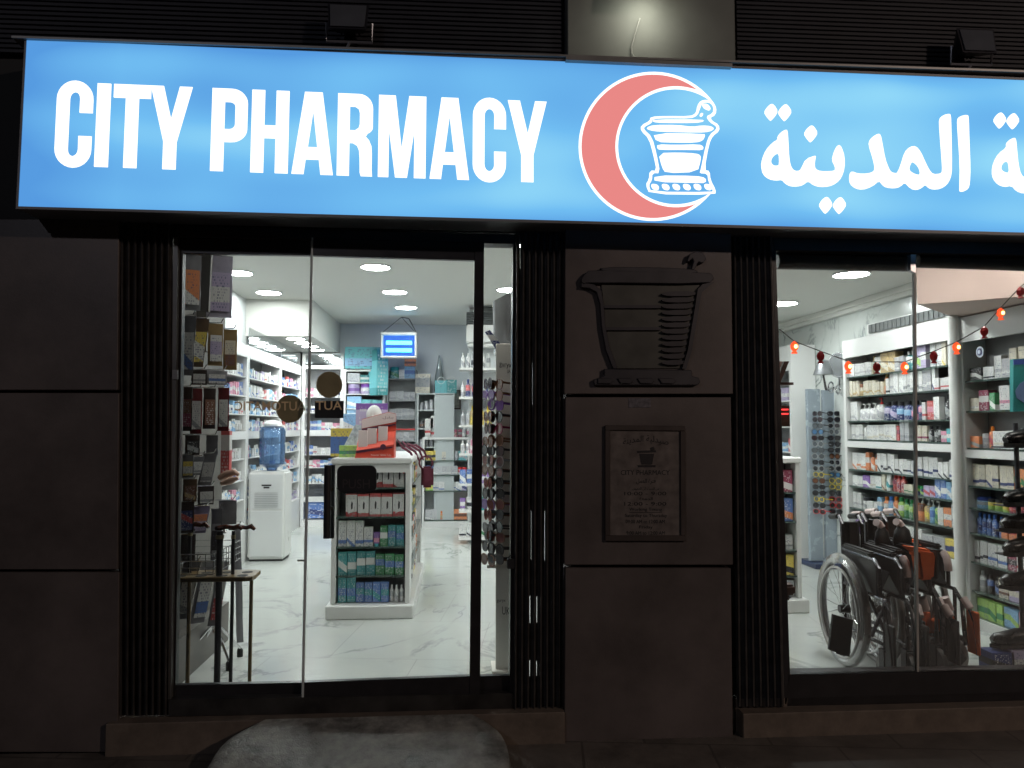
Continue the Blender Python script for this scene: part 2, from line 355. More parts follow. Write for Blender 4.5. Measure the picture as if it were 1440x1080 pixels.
# louvred upper wall
def louvre(x0, x1):
    mb = MB(); z = 3.36
    while z < 4.3:
        mb.hexa([Vector((x0, -.015, z)), Vector((x1, -.015, z)), Vector((x1, .0, z+.008)), Vector((x0, .0, z+.008))],
                [Vector((x0, -.012, z+.017)), Vector((x1, -.012, z+.017)), Vector((x1, .002, z+.02)), Vector((x0, .002, z+.02))]); z += .024
    part('louvre_panel', mb, m_soil, bld)
part('wall', MB().box(-2.9, .022, 3.422, 16, .25, 6), m_soil, bld)
louvre(-2.8, at(795, 50).x-.02); louvre(at(1030, 50).x+.02, 6)
part('upper_panel', MB().box(at(796, 50).x, -.05, 3.30, at(1029, 50).x, .0215, 4.6), M('upper_grey_panel', (.17, .18, .165), .75, var=.08), bld, bevel=.004)
part('ledge', MB().box(-2.02, -.27, 3.305, 3.8, .0, 3.315).slab([(796, 79), (1030, 89), (1030, 94), (796, 84)], -.28, .28), M('ledge_metal', (.3, .3, .29), .4, .3), bld)
# ---- door step, window sill, ramp
STZ = at(470, 1010, -.085).z; WSZ = at(1200, 1000, -.085).z
solo('door_step', MB().box(at(160, 1000).x, -.085, G0-.01, at(791, 1000).x, .0, STZ), m_sill, 'worn beige stone step under the glass entrance door', 'step', bevel=.004)
solo('window_sill', MB().box(at(1036, 1000).x, -.085, G0-.01, 4.4, .0, WSZ), m_sill, 'long beige stone sill below the right display window', 'sill', bevel=.004)
mb = MB(); nx, ny = 60, 16
pl = atz(326, 1048, G0); pr_ = atz(714, 1040, G0); cx = (pl.x+pr_.x)/2; hw = (pr_.x-pl.x)/2; y0, y1 = -.087, -.72; cy = (y0+y1)/2; hd = abs(y1-y0)/2
vs = []; fs = []
for j in range(ny+1):
    for i in range(nx+1):
        a = i/nx*2-1; b = j/ny*2-1
        yy = cy-hd*b; ex = hw*(1-.22*(abs(b)**2.6)) if b < 0 else hw*(1-.30*(abs(b)**2.6))
        xx = cx+ex*a
        base = STZ+.004-(STZ+.004-.062)*((b+1)/2)**1.1
        edge = min(1, (1-abs(a))*26)**.5*min(1, (1-max(0, b))*9+.0)**.6
        nz = (.002*math.sin(xx*13+yy*17)+.001*math.sin(xx*37-yy*31)+random.uniform(-.0006, .0006))*(1 if -.9 < b < .9 else 0)
        vs.append((xx, yy, G0-.006+(base-G0+.006)*edge+nz*edge))
for j in range(ny):
    for i in range(nx):
        k = j*(nx+1)+i; fs.append((k, k+1, k+nx+2, k+nx+1))
mb.add(vs, fs); n0 = len(vs)
solo('concrete_ramp', mb, m_conc, 'rounded rough grey concrete ramp laid before the entrance door', 'ramp', smooth=True)
# ================================================================== SIGN
sg = thing('shop_sign', 'long backlit blue CITY PHARMACY sign box above the shopfront', 'sign', tuple(at(720, 300, -.2)))
SY = -.25
def signblue():
    m, nt, o = newmat('backlit_blue'); e = N(nt, 'ShaderNodeEmission'); nt.links.new(e.outputs[0], o.inputs[0])
    g = N(nt, 'ShaderNodeNewGeometry'); sp = N(nt, 'ShaderNodeSeparateXYZ'); nt.links.new(g.outputs['Position'], sp.inputs[0])
    mp = N(nt, 'ShaderNodeMapping'); mp.inputs['Scale'].default_value = (1.1, 1, 2.6); nt.links.new(g.outputs['Position'], mp.inputs[0])
    n = N(nt, 'ShaderNodeTexNoise'); n.inputs['Scale'].default_value = 1.25; n.inputs['Detail'].default_value = .5; nt.links.new(mp.outputs[0], n.inputs['Vector'])
    # backlight painted into the emission: two brighter lengthwise bands, no tubes behind
    w = math_(nt, 'COSINE', math_(nt, 'MULTIPLY', math_(nt, 'SUBTRACT', sp.outputs[2], 2.90), 2*math.pi/.34))
    ed = math_(nt, 'POWER', math_(nt, 'DIVIDE', math_(nt, 'ABSOLUTE', math_(nt, 'SUBTRACT', sp.outputs[2], 2.90)), .39), 4.0)
    le = math_(nt, 'MAXIMUM', math_(nt, 'SUBTRACT', math_(nt, 'MULTIPLY', math_(nt, 'ADD', sp.outputs[0], 1.55), -2.0), 0.0), 0.0)
    rb = math_(nt, 'MULTIPLY', math_(nt, 'ADD', sp.outputs[0], 1.0), .035)
    f = math_(nt, 'ADD', math_(nt, 'ADD', math_(nt, 'MULTIPLY', n.outputs[0], .9), .19), math_(nt, 'MULTIPLY', w, .07))
    f = math_(nt, 'SUBTRACT', f, math_(nt, 'MULTIPLY', ed, .38)); f = math_(nt, 'SUBTRACT', f, math_(nt, 'MULTIPLY', le, .5)); f = math_(nt, 'ADD', f, rb)
    cr = N(nt, 'ShaderNodeValToRGB'); nt.links.new(f, cr.inputs[0]); el = cr.color_ramp.elements
    el[0].position = .25; el[0].color = (.095, .33, .75, 1); el[1].position = .99; el[1].color = (.36, .80, .98, 1)
    el[1].position = 1.0
    q = cr.color_ramp.elements.new(.62); q.color = (.165, .51, .89, 1)
    nt.links.new(cr.outputs[0], e.inputs[0]); e.inputs[1].default_value = 1.0
    MATS['backlit_blue'] = m; return m
m_blue = signblue(); m_lit = emis('backlit_white', (1, 1, 1), 1.35); m_red = emis('backlit_red', (.82, .25, .24), 1.0)
m_case = M('sign_casing', (.24, .24, .25), .5, .2, var=.15)
mb = MB().slab([(37, 55), (1460, 113), (1760, 123), (1760, 330), (1440, 327), (25, 290)], SY, .02); part('light_panel', mb, m_blue, sg)
mb = MB()
mb.slab([(34.5, 52), (1460, 110), (1760, 120), (1760, 123), (1460, 113.2), (37, 55.2), (25.2, 290), (1440, 327), (1760, 330), (1760, 334), (1440, 331), (22, 293.5)], SY-.004, .03)
a0 = [at(36, 53.5, SY+.022), at(1758, 120, SY+.022), at(1758, 333, SY+.022), at(23.5, 292.5, SY+.022)]
mb.hexa(a0, [Vector((p.x, -.003, p.z)) for p in a0]); part('casing', mb, m_case, sg)
def LT(x): return 116.8+(x-137)*.0413
def LB(x): return 234+(x-131.9)*.0355
def lp(xl, xr):
    def f(u, v):
        xb = xl+u*(xr-xl); x = xb+(5.2-(xb-135)*.0085)*v; return (x, LB(x)+(LT(x)-LB(x))*v)
    return f
def arc(cx, cy, rx, ry, a0, a1, n=10): return [(cx+rx*math.cos(math.radians(a0+(a1-a0)*i/n)), cy+ry*math.sin(math.radians(a0+(a1-a0)*i/n))) for i in range(n+1)]
def shC():
    o = arc(.5, .80, .5, .22, 0, 180, 14)+arc(.5, .20, .5, .22, 180, 360, 14)+[(1, .36), (.64, .36)]
    return o+arc(.5, .20, .145, .085, 0, -180, 8)+arc(.5, .80, .145, .085, 180, 0, 8)+[(.64, .64), (1, .64)]
SH = {
 'C': (shC(), []), 'I': ([(0, 0), (1, 0), (1, 1), (0, 1)], []),
 'T': ([(.33, 0), (.68, 0), (.68, .84), (1, .84), (1, 1), (0, 1), (0, .84), (.33, .84)], []),
 'Y': ([(.345, 0), (.66, 0), (.66, .33), (1, 1), (.70, 1), (.51, .60), (.31, 1), (0, 1), (.345, .33)], []),
 'P': ([(0, 0), (.36, 0), (.36, .355)]+arc(.55, .52, .45, .165, -90, 0, 7)+arc(.55, .83, .45, .17, 0, 90, 7)+[(0, 1)], [[(.36, .51)]+arc(.5, .57, .16, .06, -90, 0, 4)+arc(.5, .78, .16, .06, 0, 90, 4)+[(.36, .84)]]),
 'H': ([(0, 0), (.345, 0), (.345, .42), (.655, .42), (.655, 0), (1, 0), (1, 1), (.655, 1), (.655, .575), (.345, .575), (.345, 1), (0, 1)], []),
 'A': ([(0, 0), (.29, 0), (.335, .18), (.655, .18), (.70, 0), (1, 0), (.715, 1), (.285, 1)], [[(.38, .33), (.61, .33), (.495, .77)]]),
 'R': ([(0, 0), (.345, 0), (.345, .40), (.44, .40), (.56, .37), (.62, .31), (.64, .22), (.65, .04), (.68, 0), (1, 0), (.985, .08), (.985, .28), (.97, .37), (.90, .44), (.80, .485)]+arc(.6, .60, .4, .1, -50, 0, 4)+arc(.6, .83, .4, .17, 0, 90, 7)+[(0, 1)], [[(.345, .555), (.50, .555), (.60, .585), (.63, .63), (.63, .76), (.60, .815), (.50, .845), (.345, .845)]]),
 'M': ([(0, 0), (.22, 0), (.22, .58), (.36, 0), (.61, 0), (.755, .58), (.755, 0), (1, 0), (1, 1), (.64, 1), (.49, .36), (.355, 1), (0, 1)], [])}
def fillpoly(mb, outer, holes, Y, th):
    """front face, back face and sides of a flat shape with holes, outline in photo positions on plane Y"""
    bm = bmesh.new(); loops = []
    for lp_ in [outer]+holes:
        vs = [bm.verts.new(at(x, y, Y)) for x, y in lp_]; loops.append(vs)
        for i in range(len(vs)): bm.edges.new((vs[i], vs[(i+1) % len(vs)]))
    bmesh.ops.triangle_fill(bm, edges=bm.edges[:], use_beauty=True, use_dissolve=False)
    bm.verts.index_update(); vv = [v.co.copy() for v in bm.verts]; ff = [tuple(v.index for v in f.verts) for f in bm.faces]; bm.free()
    mb.add(vv, ff)
    n = 0
    for lp_ in [outer]+holes:
        a = [at(x, y, Y) for x, y in lp_]; b = [p+Vector((0, th, 0)) for p in a]; k = len(a)
        mb.add(a+b, [(i, i+k, (i+1) % k+k, (i+1) % k) for i in range(k)])
    return mb
for ch, xl, xr in (('C', 75.3, 126.5), ('I', 132, 151), ('T', 155.5, 208), ('Y', 207.6, 266.5), ('P', 295, 345.5), ('H', 351.5, 404.2), ('A', 409.6, 467.8), ('R', 473.2, 523), ('M', 531.2, 598.3), ('A', 604, 659.6), ('C', 664.5, 711.5), ('Y', 714, 769)):
    o, hs = SH[ch]; f = lp(xl, xr)
    part('letter', fillpoly(MB(), [f(*p) for p in o], [[f(*p) for p in h] for h in hs], SY-.006, .006), m_lit, sg)
# Arabic name, traced stroke by stroke
def A1(p): return [(1060+x/6., 130+y/6.) for x, y in p]
def A2(p): return [(1240+x/6., 130+y/6.) for x, y in p]
dia = lambda cx, cy, k=1.0: [(cx, cy-72*k), (cx+26*k, cy-60*k), (cx+58*k, cy-6*k), (cx+30*k, cy+40*k), (cx, cy+72*k), (cx-10*k, cy+68*k), (cx-34*k, cy+40*k), (cx-60*k, cy), (cx-34*k, cy-44*k)]
AR = [(A1([(270,312),(286,320),(292,400),(300,560),(316,630),(345,662),(390,660),(410,625),(440,560),(520,530),(524,545),(514,600),(520,645),(560,664),(650,664),(690,655),(688,620),(662,570),(675,510),(700,455),(720,440),(742,460),(768,540),(768,640),(740,720),(700,765),(640,792),(560,796),(505,780),(462,745),(420,780),(370,792),(310,790),(265,765),(242,735),(190,742),(130,730),(80,690),(64,620),(72,560),(105,480),(160,420),(204,396),(202,370),(230,334)]), [A1([(214,508),(218,600),(205,618),(165,616),(145,590),(152,555),(180,525)])]),
      (A1([(1050,346),(1072,356),(1085,420),(1110,560),(1140,640),(1160,672),(1200,682),(1216,672),(1240,620),(1276,500),(1320,455),(1370,452),(1410,500),(1450,590),(1480,650),(1512,690),(1580,684),(1596,660),(1590,560),(1570,300),(1568,220),(1600,190),(1650,178),(1664,190),(1668,300),(1674,640),(1664,720),(1630,780),(1580,812),(1520,818),(1480,805),(1450,775),(1420,805),(1380,822),(1330,812),(1276,755),(1240,795),(1190,808),(1120,800),(1090,780),(1062,742),(1000,795),(920,820),(860,808),(815,770),(808,720),(814,680),(830,664),(880,684),(960,684),(1010,668),(1026,640),(1010,560),(972,440),(980,400),(1010,368)]), [A1([(1345,580),(1390,620),(1408,670),(1400,695),(1365,690),(1320,665),(1312,640),(1325,600)])]),
      (A2([(725,186),(735,210),(740,400),(750,640),(744,770),(730,815),(690,836),(662,834),(660,820),(664,600),(645,330),(640,225),(660,200)]), []),
      (A2([(1120,380),(1135,396),(1142,480),(1155,610),(1175,690),(1210,722),(1300,730),(1380,730),(1380,850),(1200,852),(1140,830),(1102,785),(1040,796),(985,775),(945,730),(932,670),(945,590),(990,510),(1055,464),(1054,425),(1085,395)]), [A2([(1062,578),(1074,600),(1080,672),(1050,678),(1010,655),(1010,620),(1030,590)])])]
for o, hs in AR: part('letter', fillpoly(MB(), chaikin(o, 1), [chaikin(h, 1) for h in hs], SY-.006, .006), m_lit, sg)
for c in ((148, 165), (265, 168), (484, 347), (610, 950), (726, 952)): part('letter_dot', fillpoly(MB(), A1(chaikin(dia(*c), 1)), [], SY-.006, .006), m_lit, sg)
for c in ((1000, 234), (1110, 240)): part('letter_dot', fillpoly(MB(), A2(chaikin(dia(c[0], c[1], .95), 1)), [], SY-.006, .006), m_lit, sg)
# crescent and mortar emblem
def EM(p): return [(800+x/4.696, 90+y/4.696) for x, y in p]
def cres(R, r, c2, cy=543, k=1.0):
    # outer circle about (557,543) cut by the inner circle about c2
    d = c2-557.0; xi = (R*R-r*r+d*d)/(2*d); yi = math.sqrt(max(1, R*R-xi*xi)); t0 = math.degrees(math.atan2(yi, xi)); t1 = math.degrees(math.atan2(yi, xi-d))
    return arc(557, cy, R, R, t0, 360-t0, 60)+arc(557+d, cy+2, r, r, 360-t1, t1, 50)[1:-1]
part('crescent_border', fillpoly(MB(), EM(cres(492, 381, 706)), [], SY-.005, .005), m_lit, sg)
part('crescent', fillpoly(MB(), EM(cres(473, 401, 708)), [], SY-.009, .004), m_red, sg)
outl = [(540,348),(640,343),(800,345),(840,325),(850,270),(870,242),(910,235),(950,245),(975,290),(970,335),(935,352),(945,375),(990,400),(996,440),(950,475),(925,530),(895,700),(930,706),(935,765),(970,830),(968,862),(535,858),(508,795),(530,760),(535,702),(582,706),(560,600),(530,490),(478,440),(476,405),(535,375)]
inn = [(553,362),(650,358),(805,360),(850,340),(868,290),(880,262),(910,252),(940,262),(955,290),(950,325),(905,345),(930,385),(972,410),(975,430),(930,465),(905,530),(870,700),(862,722),(915,724),(920,775),(950,830),(948,845),(545,842),(528,800),(550,765),(552,720),(604,722),(582,600),(550,480),(498,432),(498,415),(550,388)]
part('mortar_border', fillpoly(MB(), EM(chaikin(outl, 1)), [], SY-.005, .005), m_lit, sg)
part('mortar_ground', fillpoly(MB(), EM(chaikin(inn, 1)), [], SY-.0075, .0025), m_blue, sg)
mb = MB()
for p in ([(556,366),(880,366),(895,378),(840,388),(620,388),(556,382)], [(510,420),(560,402),(720,402),(815,415),(880,405),(940,410),(962,428),(930,446),(860,452),(600,446),(530,436)],
          [(556,456),(895,460),(900,475),(885,505),(840,518),(700,518),(580,514)], [(584,530),(700,534),(860,530),(890,545),(885,568),(800,566),(600,566),(584,556)],
          [(592,588),(720,584),(840,590),(872,604),(870,640),(850,712),(640,720),(615,680)], [(566,736),(840,738),(905,752),(905,785),(840,784),(566,778)],
          [(880,262),(915,262),(938,290),(930,308),(905,300),(885,285)], [(870,322),(890,325),(880,348),(862,345)]):
    fillpoly(mb, EM(chaikin(p, 1)), [], SY-.0105, .003)
for i in range(6):
    x = 545+i*70; fillpoly(mb, EM(chaikin([(x, 790), (x+38, 794), (x+52, 815), (x+45, 834), (x+15, 830), (x, 812)], 1)), [], SY-.0105, .003)
part('mortar_drawing', mb, m_lit, sg)
# ================================================================== FLOODLIGHTS
def floodlight(x, y, Y, label, lit):
    p = at(x, y, Y); t = thing('floodlight', label, 'floodlight', tuple(p), 0, 'floodlights fixed above the sign')
    hm = M('floodlight_housing', (.04, .04, .05), .4, .6)
    mb = MB().hexa([Vector((-.09, -.03, -.06)), Vector((.09, -.03, -.06)), Vector((.10, .0, .08)), Vector((-.10, .0, .08))], [Vector((-.06, .07, -.03)), Vector((.06, .07, -.03)), Vector((.06, .08, .05)), Vector((-.06, .08, .05))])
    for k in range(5): mb.box(-.05+k*.022, .07, -.03, -.044+k*.022, .10, .05)
    part('housing', mb, hm, t, local=True)
    part('lens', MB().hexa([Vector((-.08, -.036, -.05)), Vector((.08, -.036, -.05)), Vector((.088, -.008, .07)), Vector((-.088, -.008, .07))], [Vector((-.08, -.03, -.05)), Vector((.08, -.03, -.05)), Vector((.088, -.002, .07)), Vector((-.088, -.002, .07))]),
         emis('flood_lens', (1, 1, .82), 16) if lit else M('grey_lens', (.12, .13, .15), .15, .2), t, local=True)
    k_ = -1 if lit else 1
    part('bracket', MB().tube([(-.11, .03, .0), (-.11, .04, -.09*k_), (.11, .04, -.09*k_), (.11, .03, .0)], .007, 6).tube([(0, .04, -.09*k_), (-.02, .06, -.13*k_), (-.06, -.0-Y*.5, -.16*k_)], .008, 6), M('bracket_steel', (.35, .36, .4), .35, .7), t, local=True)
    return t, p
floodlight(490, 28, -.14, 'unlit grey floodlight above the letters of CITY PHARMACY', False)
floodlight(1372, 62, -.14, 'unlit grey floodlight above the Arabic lettering at right', False)
t, p = floodlight(914, -34, -.22, 'glowing white floodlight above the red crescent', True)
la = bpy.data.lights.new('flood', 'AREA'); la.shape = 'DISK'; la.size = .16; la.energy = .9; la.color = (1, .98, .82); lo_ = bpy.data.objects.new('flood_light_beam', la); COL.objects.link(lo_)
lo_.location = p+Vector((0, -.045, 0)); lo_.rotation_euler = (Vector((0, .8, -.55))).to_track_quat('-Z', 'Y').to_euler(); lo_.parent = t; lo_.location = Vector((0, .02, -.1))
solo('cable', MB().tube([at(900, 26, -.06), at(896, 38, -.07), at(892, 52, -.065), at(888, 66, -.06), at(889, 76, -.062), at(893, 81, -.1)], .0035, 6), M('cable_grey', (.35, .36, .34), .5), 'thin grey cable dangling below the lit floodlight', 'cable', smooth=True)
# ================================================================== FOLDING GATES
m_gate = M('gate_steel', (.12, .112, .108), .42, .35, var=.25, scale=20)
def gate(name_l, x0t, x0b, x1t, x1b, y0, y1, n, slits, Y=-.01):
    T = at(x0t, y0, Y); B = at(x0b, y1, Y); t = thing('folding_gate', name_l, 'gate', (B.x, Y, B.z), 0, 'folded steel security gates beside the glazing')
    mb = MB(); w = 1.0/n
    def P(u, v, dy=0): x0 = x0t+(x0b-x0t)*v; x1 = x1t+(x1b-x1t)*v; return at(x0+(x1-x0)*u, y0+(y1-y0)*v, Y+dy)
    for i in range(n):
        c0 = (i+.10)*w; c1 = (i+.62)*w; cm = (c0+c1)/2
        a = [P(c0, 0, .0), P(cm, 0, -.028), P(c1, 0, .0)]; b = [P(c0, 1, .0), P(cm, 1, -.028), P(c1, 1, .0)]
        a += [P(c1, 0, .01), P(c0, 0, .01)]; b += [P(c1, 1, .01), P(c0, 1, .01)]
        mb.hexa(a, b)
    part('slats', mb, m_gate, t, bevel=.002)
    # back sheet with narrow gaps
    xs = sorted(set([0, 1]+[s[0]-s[4] for s in slits]+[s[0]+s[4] for s in slits])); ys = sorted(set([0, 1]+[q for s in slits for q in s[1:3]]))
    mb = MB()
    for i in range(len(xs)-1):
        for j in range(len(ys)-1):
            cx_, cy_ = (xs[i]+xs[i+1])/2, (ys[j]+ys[j+1])/2
            if any(abs(cx_-s[0]) < s[4] and s[1] < cy_ < s[2] for s in slits): continue
            q = [P(xs[i], ys[j], .012), P(xs[i+1], ys[j], .012), P(xs[i+1], ys[j+1], .012), P(xs[i], ys[j+1], .012)]
            mb.hexa(q, [v+Vector((0, .004, 0)) for v in q])
    part('back_sheet', mb, m_gate, t)
    return t
gate('folded steel gate left of the entrance door', 168, 166, 243, 238, 312, 1006, 8, [])
def sl(x, a, b, w=.006): return ((x-724)/68., (a-330)/674., (b-330)/674., 0, w*.42)
gate('folded steel gate between entrance door and mortar pillar', 724, 721, 793, 792, 326, 1004, 8,
     [sl(731.5, 343, 381), sl(749, 512, 572, .004), sl(767.5, 511, 572, .005), sl(787, 635, 665, .004), sl(748, 720, 788, .006), sl(766.5, 720, 789, .008), sl(776, 728, 770, .005), sl(786.5, 714, 789, .005), sl(746.6, 839, 877, .016), sl(756, 840, 876, .011), sl(746.6, 929, 952, .016), sl(756, 930, 951, .011), sl(776, 845, 850, .006)])
gate('folded steel gate left of the right display window', 1030, 1036, 1088, 1106, 330, 994, 7, [])
# ================================================================== GLAZING
en = thing('entrance_frame', 'black metal frame around the sliding glass entrance', 'door frame', tuple(at(480, 1000, .02)))
part('header', MB().slab([(240, 316), (728, 330), (728, 343), (240, 333)], .0, .1), m_black, en, bevel=.003)
part('jamb', MB().slab([(243.5, 333), (250, 333), (240, 1001), (236, 1001)], -.005, .1), M('grey_jamb', (.16, .16, .155), .4, .4), en)
part('jamb', MB().slab([(721.5, 342), (729, 342), (724, 1001), (716.5, 1001)], -.004, .1), m_black, en)
part('floor_track', MB().slab([(236, 984), (726, 975), (726, 1000), (236, 1008)], -.02, .1), M('track_metal', (.09, .085, .08), .35, .6, var=.3), en, bevel=.003)
def leaf(label, quad, top, bot, Y, stiles=(), group=None):
    (xa, ya), (xb, yb), (xc, yc), (xd, yd) = quad      # tl tr br bl of the clear pane
    t = thing('glass_door', label, 'door', tuple(at((xc+xd)/2, yc, Y)), 0, group)
    part('pane', MB().slab(quad, Y+.012, .01), m_glass, t)
    part('top_rail', MB().slab([(xa-1, ya-top), (xb+1, yb-top), (xb+1, yb), (xa-1, ya)], Y, .035), m_black, t, bevel=.002)
    part('bottom_rail', MB().slab([(xd-1, yd), (xc+1, yc), (xc+1, yc+bot), (xd-1, yd+bot)], Y, .035), m_black, t, bevel=.002)
    for s in stiles: part('stile', MB().slab(s, Y-.004, .045), m_black, t, bevel=.002)
    return t
d1 = leaf('fixed left glass leaf with the cane rack behind it', [(251, 356), (436, 359), (424, 960), (241, 964)], 23, 27, .03)
part('stile', MB().slab([(245, 333), (257.5, 333), (246, 985), (239, 985)], .025, .045), m_black, d1, bevel=.002)
part('glass_edge', MB().slab([(437, 335), (439.5, 335), (426.5, 988), (423.5, 988)], .026, .012), m_edge, d1)
d2 = leaf('sliding glass entrance leaf with push plate and black handle', [(439, 359), (668, 366), (661, 951), (426, 960)], 24, 27, -.015, [[(667.5, 341), (681, 342), (675, 984), (660, 985)]])
part('glass_edge', MB().slab([(438, 334), (440.5, 334), (427, 989), (424.2, 989)], -.018, .012), m_edge, d2)
d3 = leaf('narrow fixed glass side pane beside the sunglasses stand', [(681, 344), (722, 345), (716.5, 950), (675, 951)], 4, 34, .03)
m_gold = M('gold_sticker', (.36, .30, .16), .4, .2, var=.15)
def dec(name, par, poly, Y, mat, th=.0015, **k): return part(name, MB().slab(poly, Y, th), mat, par, **k)
dec('gold_disc', d2, arc(463, 541, 18.5, 18.5, 0, 360, 36)[:-1], -.006, m_gold)
dec('gold_disc', d1, arc(407.5, 575, 19.5, 19.5, 0, 360, 36)[:-1], .038, m_gold)
dec('black_sticker', d2, [(443, 564), (483.5, 563.5), (483, 588), (442.5, 588)], -.006, m_blackmat)
m_goldt = M('gold_lettering', (.95, .72, .42), .5, 0, var=.05)
mb = MB(); puttext(mb, 'AUTOMATIC', lambda u, v: at(430-u*100, 577.5-v*13+(1-u)*0, .035), bold=.012); part('lettering', mb, m_goldt, d1)
mb = MB(); puttext(mb, 'AUT', lambda u, v: at(481-u*37, 576.5-v*12.5, -.0085), bold=.012); part('lettering', mb, m_goldt, d2)
def rrect(x0, y0, x1, y1, r): return arc(x1-r, y1-r, r, r, 0, 90, 5)+arc(x0+r, y1-r, r, r, 90, 180, 5)+arc(x0+r, y0+r, r, r, 180, 270, 5)+arc(x1-r, y0+r, r, r, 270, 360, 5)
dec('push_plate', d2, rrect(474, 654.5, 529.5, 692.5, 9), -.018, m_blackmat, .006)
mb = MB(); puttext(mb, 'PUSH', lambda u, v: at(482+u*38, 687-v*13, -.0195)); part('lettering', mb, M('dim_letter', (.06, .05, .05), .4), d2)
dec('sensor_mark', d2, [(418, 787), (430, 787), (430, 789.5), (418, 789.5)], .0, M('mark', (.3, .3, .25), .5))
for yy, dx in ((-.07, 0), (.05, 7)):
    hb = at(461+dx, 654, yy); hc = at(459.5+dx, 757, yy)
    part('handle', MB().tube([hb, hc], .017 if dx == 0 else .012, 10), m_blackmat, d2, smooth=True)
for y in (688, 715): part('handle_bolt', MB().tube([at(466, y, -.06), at(466, y, -.006)], .010, 8), m_chrome, d2, smooth=True)
# padlock and small fittings
solo('padlock', MB().slab(rrect(713, 786, 726, 800, 2), -.03, .02).ring(at(719.5, 785, -.02), (0, 1, 0), .014, .0035, 14, 6), m_blackmat, 'black padlock hanging on the gate beside the sunglasses pane', 'padlock')
solo('lock_plate', MB().slab([(242, 520), (250, 520), (250, 533), (242, 533)], -.012, .008).slab([(245, 524), (248, 524), (248, 528), (245, 528)], -.014, .003), M('lock_grey', (.3, .3, .3), .35, .5), 'small grey lock plate on the left door jamb', 'lock')
rw = thing('display_window', 'black framed right display window with wheelchairs behind it', 'window', tuple(at(1270, 990, .02)))
part('frame', MB().slab([(1086, 331), (1760, 345), (1760, 366), (1088, 352)], .0, .1), m_black, rw, bevel=.003)
part('frame', MB().slab([(1087, 352.5), (1091, 352.5), (1111, 948), (1106, 990), (1104, 990)], .0, .1), m_black, rw)
part('frame', MB().slab([(1108, 948.5), (1760, 938), (1760, 980), (1106, 994)], .0, .1), m_black, rw, bevel=.003)
part('blind_roller', MB().tube([at(1092, 368, .09), at(1282, 371.5, .09)], .04, 14), M('roller_grey', (.085, .08, .08), .4), rw, smooth=True)
part('blind_roller', MB().tube([at(1289, 367, .075), at(1700, 380, .075)], .036, 14), M('roller_grey', (.085, .08, .08), .4), rw, smooth=True)
part('pane', MB().slab([(1091, 354), (1286, 358), (1290, 946), (1111, 948)], .02, .01), m_glass, rw)
part('pane', MB().slab([(1288, 358), (1760, 368), (1760, 938), (1292, 946)], .02, .01), m_glass, rw)
part('glass_joint', MB().slab([(1285.6, 374), (1288.4, 374), (1292.5, 946), (1289.5, 946)], .014, .02), M('silicone', (.45, .44, .4), .4), rw)
part('clip', MB().slab([(1281, 358), (1288, 358), (1288, 384), (1281, 380)], .005, .03), m_alum, rw)
# ================================================================== PILLAR EMBLEM, PLAQUE
m_rel = M('dark_relief', (.05, .047, .055), .45, .1, var=.2)
def RX(p): return [(780+x/4.32, 330+y/4.32) for x, y in p]
em = thing('mortar_emblem', 'large dark metal mortar and pestle emblem on the pillar', 'emblem', tuple(at(905, 545, -.08)))
rel = MB()
for p in ([(180,240),(215,210),(940,225),(975,260),(940,300),(215,290),(165,300),(160,270)], [(265,195),(640,198),(830,208),(880,222),(850,236),(300,228)],):
    rel.slab(RX(chaikin(p, 1)), -.09, .03)
part('rim', rel, m_rel, em, bevel=.003)
part('bowl_outline', MB().slab(RX([(160,290),(240,300),(285,340),(300,430),(310,560),(335,680),(385,815),(355,815),(310,700),(285,560),(275,420),(255,350),(210,325),(160,320)]), -.085, .024), m_rel, em, bevel=.003)
part('bowl_outline', MB().slab(RX([(975,285),(900,300),(870,330),(855,430),(830,580),(810,700),(775,815),(800,815),(835,700),(855,580),(880,430),(895,350),(940,310)]), -.085, .024), m_rel, em)
bars = MB()
for y in (428, 562): bars.slab(RX([(300, y), (645, y), (645, y+18), (302, y+18)]), -.082, .021)
part('band', bars, m_rel, em)
fins = MB()
for i in range(12):
    y = 350+i*38; xr_ = 855-(i*38)*.17
    fins.slab(RX(chaikin([(640, y+10), (690, y-6), (xr_, y-8), (xr_-2, y+22), (690, y+24)], 1)), -.086, .024)
part('shading_bar', fins, m_rel, em)
part('bowl_face', MB().slab(RX([(285, 305), (880, 305), (850, 430), (780, 812), (375, 812), (315, 650), (298, 430)]), -.068, .006), M('bowl_plate', (.085, .085, .075), .4, .2, var=.15), em)
part('foot', MB().slab(RX([(300,815),(835,822),(835,858),(880,870),(885,900),(870,915),(240,915),(235,880),(300,858)]), -.086, .024), m_rel, em, bevel=.004)
part('foot_bead', MB().slab(RX([(262+0, 872), (340, 870), (360, 890), (340, 906), (262, 904)]), -.094, .01).slab(RX([(380, 872), (460, 870), (480, 890), (460, 906), (400, 904)]), -.094, .01).slab(RX([(500, 872), (590, 870), (610, 890), (590, 906), (520, 904)]), -.094, .01).slab(RX([(630, 872), (720, 872), (740, 890), (720, 906), (650, 904)]), -.094, .01), m_rel, em, bevel=.003)
part('pestle', MB().slab(RX([(805,160),(820,118),(860,100),(905,112),(922,145),(905,172),(872,165),(850,215),(830,212),(845,160),(838,145),(815,165)]), -.09, .03), m_rel, em, bevel=.003)
pq = thing('opening_hours_plaque', 'framed brown plaque with mortar drawing and opening hours on the pillar', 'plaque', tuple(at(907, 760, -.07)))
m_pq = M('plaque_face', (.22, .19, .175), .3, .3, var=.2, scale=20); m_ink = M('plaque_ink', (.012, .01, .012), .5)
